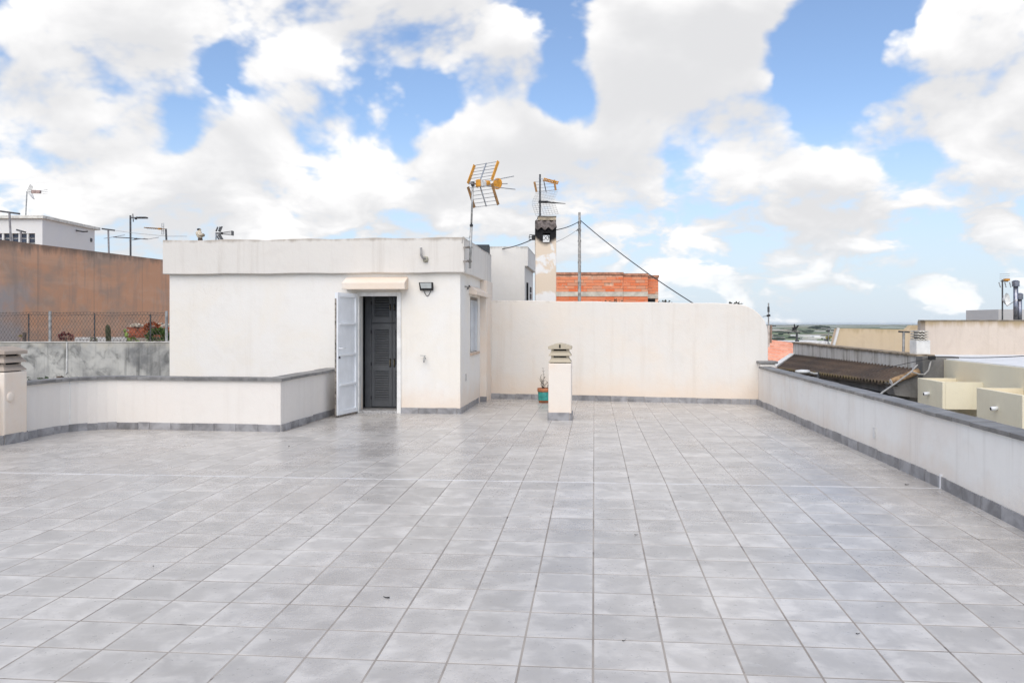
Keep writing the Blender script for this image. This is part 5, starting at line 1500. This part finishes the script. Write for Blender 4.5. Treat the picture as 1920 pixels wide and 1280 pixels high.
    for (a_, b_) in (((1873, 529), (1876, 539)), ((1884, 529), (1886.5, 539)), ((1893, 529), (1895.5, 539))): MB().bar(P(*a_, Yd), P(*b_, Yd), .012, .02).build('reflector_bar', M_galv, t)
    def flue(px, pt, pb, r_, label, Yf=20.3):
        t = thing('flue_pipe', label, 'flue', P(px, pb, Yf), 'metal flue pipes')
        st = simple('stainless flue', (.30, .31, .36), .3, .8, .15, 8)
        b0, b1 = P(px, pb, Yf) - Vector((0, 0, .1)), P(px, pt, Yf)
        MB().tube([b0, b1 - Vector((0, 0, .14))], r_, 14).build('pipe', st, t, smooth=True)
        MB().tube([b1 - Vector((0, 0, .14)), b1 - Vector((0, 0, .06))], r_ * .55, 12).build('neck', M_black, t)
        MB().lathe(b1 - Vector((0, 0, .06)), [(r_ * 1.5, -.10), (r_ * 1.55, .0), (r_ * 1.6, .03), (r_ * .8, .055), (.005, .06)], 14).build('cowl', st, t)
    flue(1904.5, 525, 605, .055, 'tall stainless flue pipe with cowl at the right edge')
    flue(1912, 549, 605, .05, 'shorter blue grey flue pipe right beside the tall flue')
    # orange tiled roof
    Yo = 27.0
    t = thing('tiled_roof_house', 'house with salmon orange tiled roof beyond the grey house', 'building', P(1460, 700, Yo))
    r0, r1 = P(1425, 634, 34), P(1520, 647, 34); e0, e1 = P(1405, 694, 25.5), P(1480, 712, 25.5)
    om = tile_roof_mat()
    nc = 11
    for k in range(nc):
        f0, f1 = k / nc, (k + 1.18) / nc; n = 160; rows = []
        for f, lift in ((f0, .0), (f1, .055)):
            a_, b_ = r0.lerp(e0, f), r1.lerp(e1, f)
            rows.append([a_.lerp(b_, i / n) + Vector((0, 0, lift * 1.7 + .010 * abs(math.sin(i / n * math.pi * 11)))) for i in range(n + 1)])
        m_ = n + 1; vs_ = rows[0] + rows[1] + [p - Vector((0, 0, .09)) for p in rows[1]]
        fs = [(i, i + 1, i + 1 + m_, i + m_) for i in range(n)] + [(i + m_, i + 1 + m_, i + 1 + 2 * m_, i + 2 * m_) for i in range(n)]
        MB().add(vs_, fs).build('tile_course', om, t)
    MB().hexa([I(e0.x, e0.y + .2, -7), I(e1.x, e1.y + .2, -7), I(r1.x, r1.y, -7), I(r0.x, r0.y, -7), I(e0.x, e0.y + .2, e0.z - .05), I(e1.x, e1.y + .2, e1.z - .05), I(r1.x, r1.y, r1.z - .06), I(r0.x, r0.y, r0.z - .06)]).build('wall', M_town, t)
    # old pole with antenna
    Yq = 29.0
    t = thing('antenna_pole', 'pale pole with dark fittings rising from the tiled roof beside the curved wall', 'pole', P(1442, 645, Yq))
    MB().tube([P(1441.5, 650, Yq), P(1441, 610, Yq)], .038, 8).build('post', simple('bone paint', (.62, .56, .50), .8), t)
    MB().tube([P(1441, 610, Yq), P(1441, 568, Yq)], .024, 8).build('mast', M_galv, t)
    MB().bar(P(1445, 643, Yq), P(1446, 609, Yq), .06, .06).build('side_post', simple('rusty post', (.30, .22, .17), .8), t)
    MB().bar(P(1438, 592, Yq), P(1444, 591, Yq), .06, .07).build('clamp', M_black, t)
    MB().tube([P(1430, 593.5, Yq), P(1440, 592, Yq)], .010, 5).build('rod', M_dark, t); MB().bar(P(1446, 611, Yq), P(1455, 611, Yq), .03, .03).build('arm', M_dark, t)
    MB().bar(P(1440.8, 575, Yq), P(1441, 585, Yq), .06, .06).build('joint', M_dark, t)
    # weather vane: sheet metal horse and rider
    Yv_ = 24.0
    t = thing('weather_vane', 'black horse and rider weather vane on a post above the streaked wall', 'weather vane', P(1494, 640, Yv_))
    pix = [(1484, 615), (1487, 613.8), (1489, 613), (1488.6, 608), (1489.6, 607), (1490.6, 608.5), (1491.3, 612.4), (1493, 612.6), (1495, 610), (1497, 609.5), (1498.2, 611.2), (1496.6, 612), (1495.6, 614.5), (1493.6, 616.5), (1493.2, 621.5), (1492.3, 621.5), (1492, 617.6), (1491, 617.6), (1490.8, 622.3), (1489.9, 622.3), (1489.7, 617.5), (1489, 617.5), (1488.6, 621.5), (1487.8, 621.5), (1487.4, 617), (1485.8, 621.5), (1484.8, 621.5), (1486, 616)]
    MB().prism([P(x, y, Yv_) for x, y in pix], (0, .02, 0)).build('figure', M_black, t)
    MB().tube([P(1479, 624.5, Yv_), P(1491, 622.2, Yv_), P(1500, 624.5, Yv_)], .010, 5).build('arrow', M_dark, t)
    MB().lathe(P(1478.5, 626, Yv_), [(.005, 0), (.025, .01), (.03, .025), (.02, .045), (.004, .05)], 8).build('ball', M_black, t)
    MB().tube([P(1494, 624, Yv_), P(1494, 640, Yv_)], .03, 8).build('post', M_dark, t)
    MB().lathe(P(1494.5, 640, Yv_), [(.06, 0), (.06, .03), (.03, .06)], 10).build('foot', M_dark, t)
    # little antenna with yellow plant-like elements
    Yl = 22.0
    t = thing('tv_antenna', 'small drooping antenna with yellowish fan on the streaked grey wall', 'antenna', P(1552, 652, Yl), 'television antennas')
    MB().tube([P(1552, 655, Yl), P(1554, 617, Yl)], .016, 8).build('mast', M_galv, t)
    MB().bar(P(1540, 614.5, Yl), P(1558, 616.5, Yl), .02, .02).build('boom', M_galv, t); MB().bar(P(1553.4, 618, Yl), P(1554, 622, Yl), .05, .05).build('box', M_dark, t)
    for k in range(5): MB().bar(P(1552.5, 637, Yl), P(1551 + 3 * (k - 1), 629 + 1.2 * abs(k - 2), Yl), .012, .04).build('fan_blade', simple('yellowed plastic', (.38, .33, .12), .7), t)
    MB().bar(P(1546, 637, Yl), P(1552, 638, Yl), .05, .05).build('clamp', M_dark, t); MB().tube([P(1552, 640, Yl), P(1558.5, 650, Yl)], .012, 6).build('stay', M_galv, t)
    # white low roofs beyond
    for i, (x0, x1, y0, y1, Yw, lb) in enumerate(((1464, 1492, 641, 650, 60, 'small white house front beyond the salmon tiled roof'), (1490, 1566, 640.5, 652, 48, 'low white house roof line beyond the streaked grey wall'))):
        a_, b_ = P(x0, y0, Yw), P(x1, y1, Yw)
        o = MB().box(a_.x, b_.x, Yw, Yw + 4, -9, a_.z, I).build('white_house', simple('far white wall', (.74, .73, .71), .9), base=I(a_.x, Yw, -9)); tag(o, lb, 'house')
    # shrubs peeping over the back wall
    rr = random.Random(31)
    for (px, py, w_, lb, Yh) in ((1246, 565, 24, 'dark shrub top peeping over the back wall right of the brick building', 22), (1378, 567, 26, 'small dry shrub top over the rounded end of the back wall', 22), (1150, 563, 26, 'dark weeds growing at the brick building foot above the wall', 26)):
        t = thing('shrub', lb, 'shrub', P(px, 600, Yh) - Vector((0, 0, 5)))
        mb = MB(); c = P(px, py + 3, Yh); r_ = w_ / F * Yh / 2
        for k in range(150):
            p = c + Vector((rr.gauss(0, r_ * .5), rr.uniform(-.25, .25), rr.uniform(-.4, .055) * (1 - .5 * rr.random())))
            a = rr.uniform(0, 6.28); s_ = rr.uniform(.015, .04)
            d1 = Vector((math.cos(a), .3 * math.sin(a * 3), math.sin(a))) * s_; d2 = Vector((-math.sin(a), .3, math.cos(a))) * s_ * .6
            mb.add([p, p + d1 + d2, p + d1 * 2, p + d1 - d2], [(0, 1, 2, 3)])
        mb.build('leaves', simple('dusty dark leaf', (.055, .055, .04), .8, 0, .4, 9), t)
        MB().tube([P(px, 600, Yh) - Vector((0, 0, 5)), c - Vector((0, 0, .1))], .03, 5).build('stem', simple('brown stem', (.16, .12, .09), .9), t)
    # town and woods far out on the plain
    m = MB()
    for k in range(150):
        Yw = rr.uniform(1400, 4200); px = rr.uniform(1380, 1760); p = P(px, 0, Yw); w_, h_ = rr.uniform(8, 30), rr.uniform(3, 9)
        m.box(p.x - w_, p.x + w_, Yw, Yw + w_, -62, -61.5 + h_, I)
    kind(m.build('far_town', simple('far town wall', (.66, .64, .60), .9, 0, .2, .004)), 'stuff')
    m = MB()
    for k in range(260):
        if k < 60: Yw = rr.uniform(9000, 9500); px = rr.gauss(1537, 6); hh = rr.uniform(18, 42)
        else: Yw = rr.uniform(3000, 14000); px = rr.uniform(1380, 1780); hh = rr.uniform(5, 12)
        p = P(px, 0, Yw); r_ = rr.uniform(14, 40)
        m.lathe((p.x, Yw, -62), [(r_ * .5, 0), (r_, hh * .4), (r_ * .8, hh * .8), (r_ * .2, hh)], 7)
    kind(m.build('far_wood', simple('far trees', (.035, .05, .03), .95, 0, .2, .02)), 'stuff')
def corr_mat():
    def fn(N, b):
        p = pos(N); x, y, z = N.sep(p)
        n = N.noise(p, .9, 5, .65, .4)
        c = N.mix(N.ss(n, .35, .65), (.060, .047, .041), (.10, .070, .052))
        c = N.mix(N.ss(N.noise(p, 4.0, 5, .7), .55, .75), c, (.13, .108, .085))
        c = N.mix(N.ss(N.m('ADD', x, N.m('MULTIPLY', N.m('SUBTRACT', N.noise(p, 2, 4, .6), .5), .3)), 6.80, 6.66), c, (.16, .125, .055))
        N.set(b.inputs['Base Color'], c); b.inputs['Roughness'].default_value = .9
    return mat('mossy corrugated sheet', fn)
def tile_roof_mat():
    def fn(N, b):
        p = pos(N)
        n = N.noise(p, 3.0, 5, .65)
        c = N.mix(N.ss(n, .35, .65), (.70, .32, .215), (.82, .47, .345))
        c = N.mix(1.0, c, N.comb(*[N.m('MULTIPLY_ADD', orand(N), .25, .87)] * 3), 'MULTIPLY')
        N.set(b.inputs['Base Color'], c); b.inputs['Roughness'].default_value = .9
    return mat('salmon roof tile', fn)
right_side()

# ================================================================== SMALL LITTER ON THE FLOOR
def litter():
    rr = random.Random(77)
    leaf = simple('dry dark leaf', (.05, .045, .04), .8)
    def floorpt(px, py):
        lo, hi = 1., 40.
        for i in range(60):
            d = (lo + hi) / 2; q = P(px, py, d); u, v = uv(q.x, q.y)
            if q.z > fz(u, v): lo = d
            else: hi = d
        return u, v
    for i, (px, py, l, lb) in enumerate(((724, 1121, .05, 'curled dark leaf on the floor tiles at the lower centre left'), (1170, 1202, .03, 'dark crumb on the floor tiles at the lower centre right'),
                                 (1609, 1189, .03, 'dark crumb on the floor tiles at the lower right'), (506, 1200, .012, 'tiny dark speck on the floor tiles at the lower left'),
                                 (1701, 909, .045, 'dark leaf scrap on the joint line near the right parapet'), (542, 837, .06, 'twig scrap on the floor before the corner of the low parapet'),
                                 (757, 846, .03, 'tiny dark scrap on the floor in front of the doorway'), (287, 1062, .03, 'tiny scrap on the floor at the left'),
                                 (1193, 1003, .03, 'small dark bit on the floor right of centre'))):
        u, v = floorpt(px, py); z = fz(u, v) + .001
        a = rr.uniform(0, 3.1); d = Vector((math.cos(a), math.sin(a) * .5))
        m = MB(); pts = []
        for k in range(6):
            f = k / 5 - .5; q = Vector((u, v)) + d * l * f
            pts.append(S(q.x, q.y + .3 * l * f * f, z + .004 + .010 * (f * f) * (l > .02)))
        m.tube(pts, l * .10, 5, l * .03)
        tag(m.build('litter_scrap', leaf, base=S(u, v, z)), lb, 'litter', 'scraps on the floor')
litter()

# ================================================================== HAZE OVER THE PLAIN
def haze():
    m = bpy.data.materials.new('haze'); m.use_nodes = True; t = m.node_tree; t.nodes.clear()
    v = t.nodes.new('ShaderNodeVolumePrincipled'); o = t.nodes.new('ShaderNodeOutputMaterial')
    v.inputs['Color'].default_value = (.80, .88, 1.0, 1); v.inputs['Density'].default_value = 1.3e-5; v.inputs['Anisotropy'].default_value = .2
    t.links.new(v.outputs[0], o.inputs['Volume'])
    b = MB().box(-50000, 50000, -50000, 50000, -90, 12, I).build('haze', m)
    kind(b, 'stuff')
HAZE = True
if HAZE: haze()

# tidy helper properties
for o in bpy.data.objects:
    if '_b' in o: del o['_b']
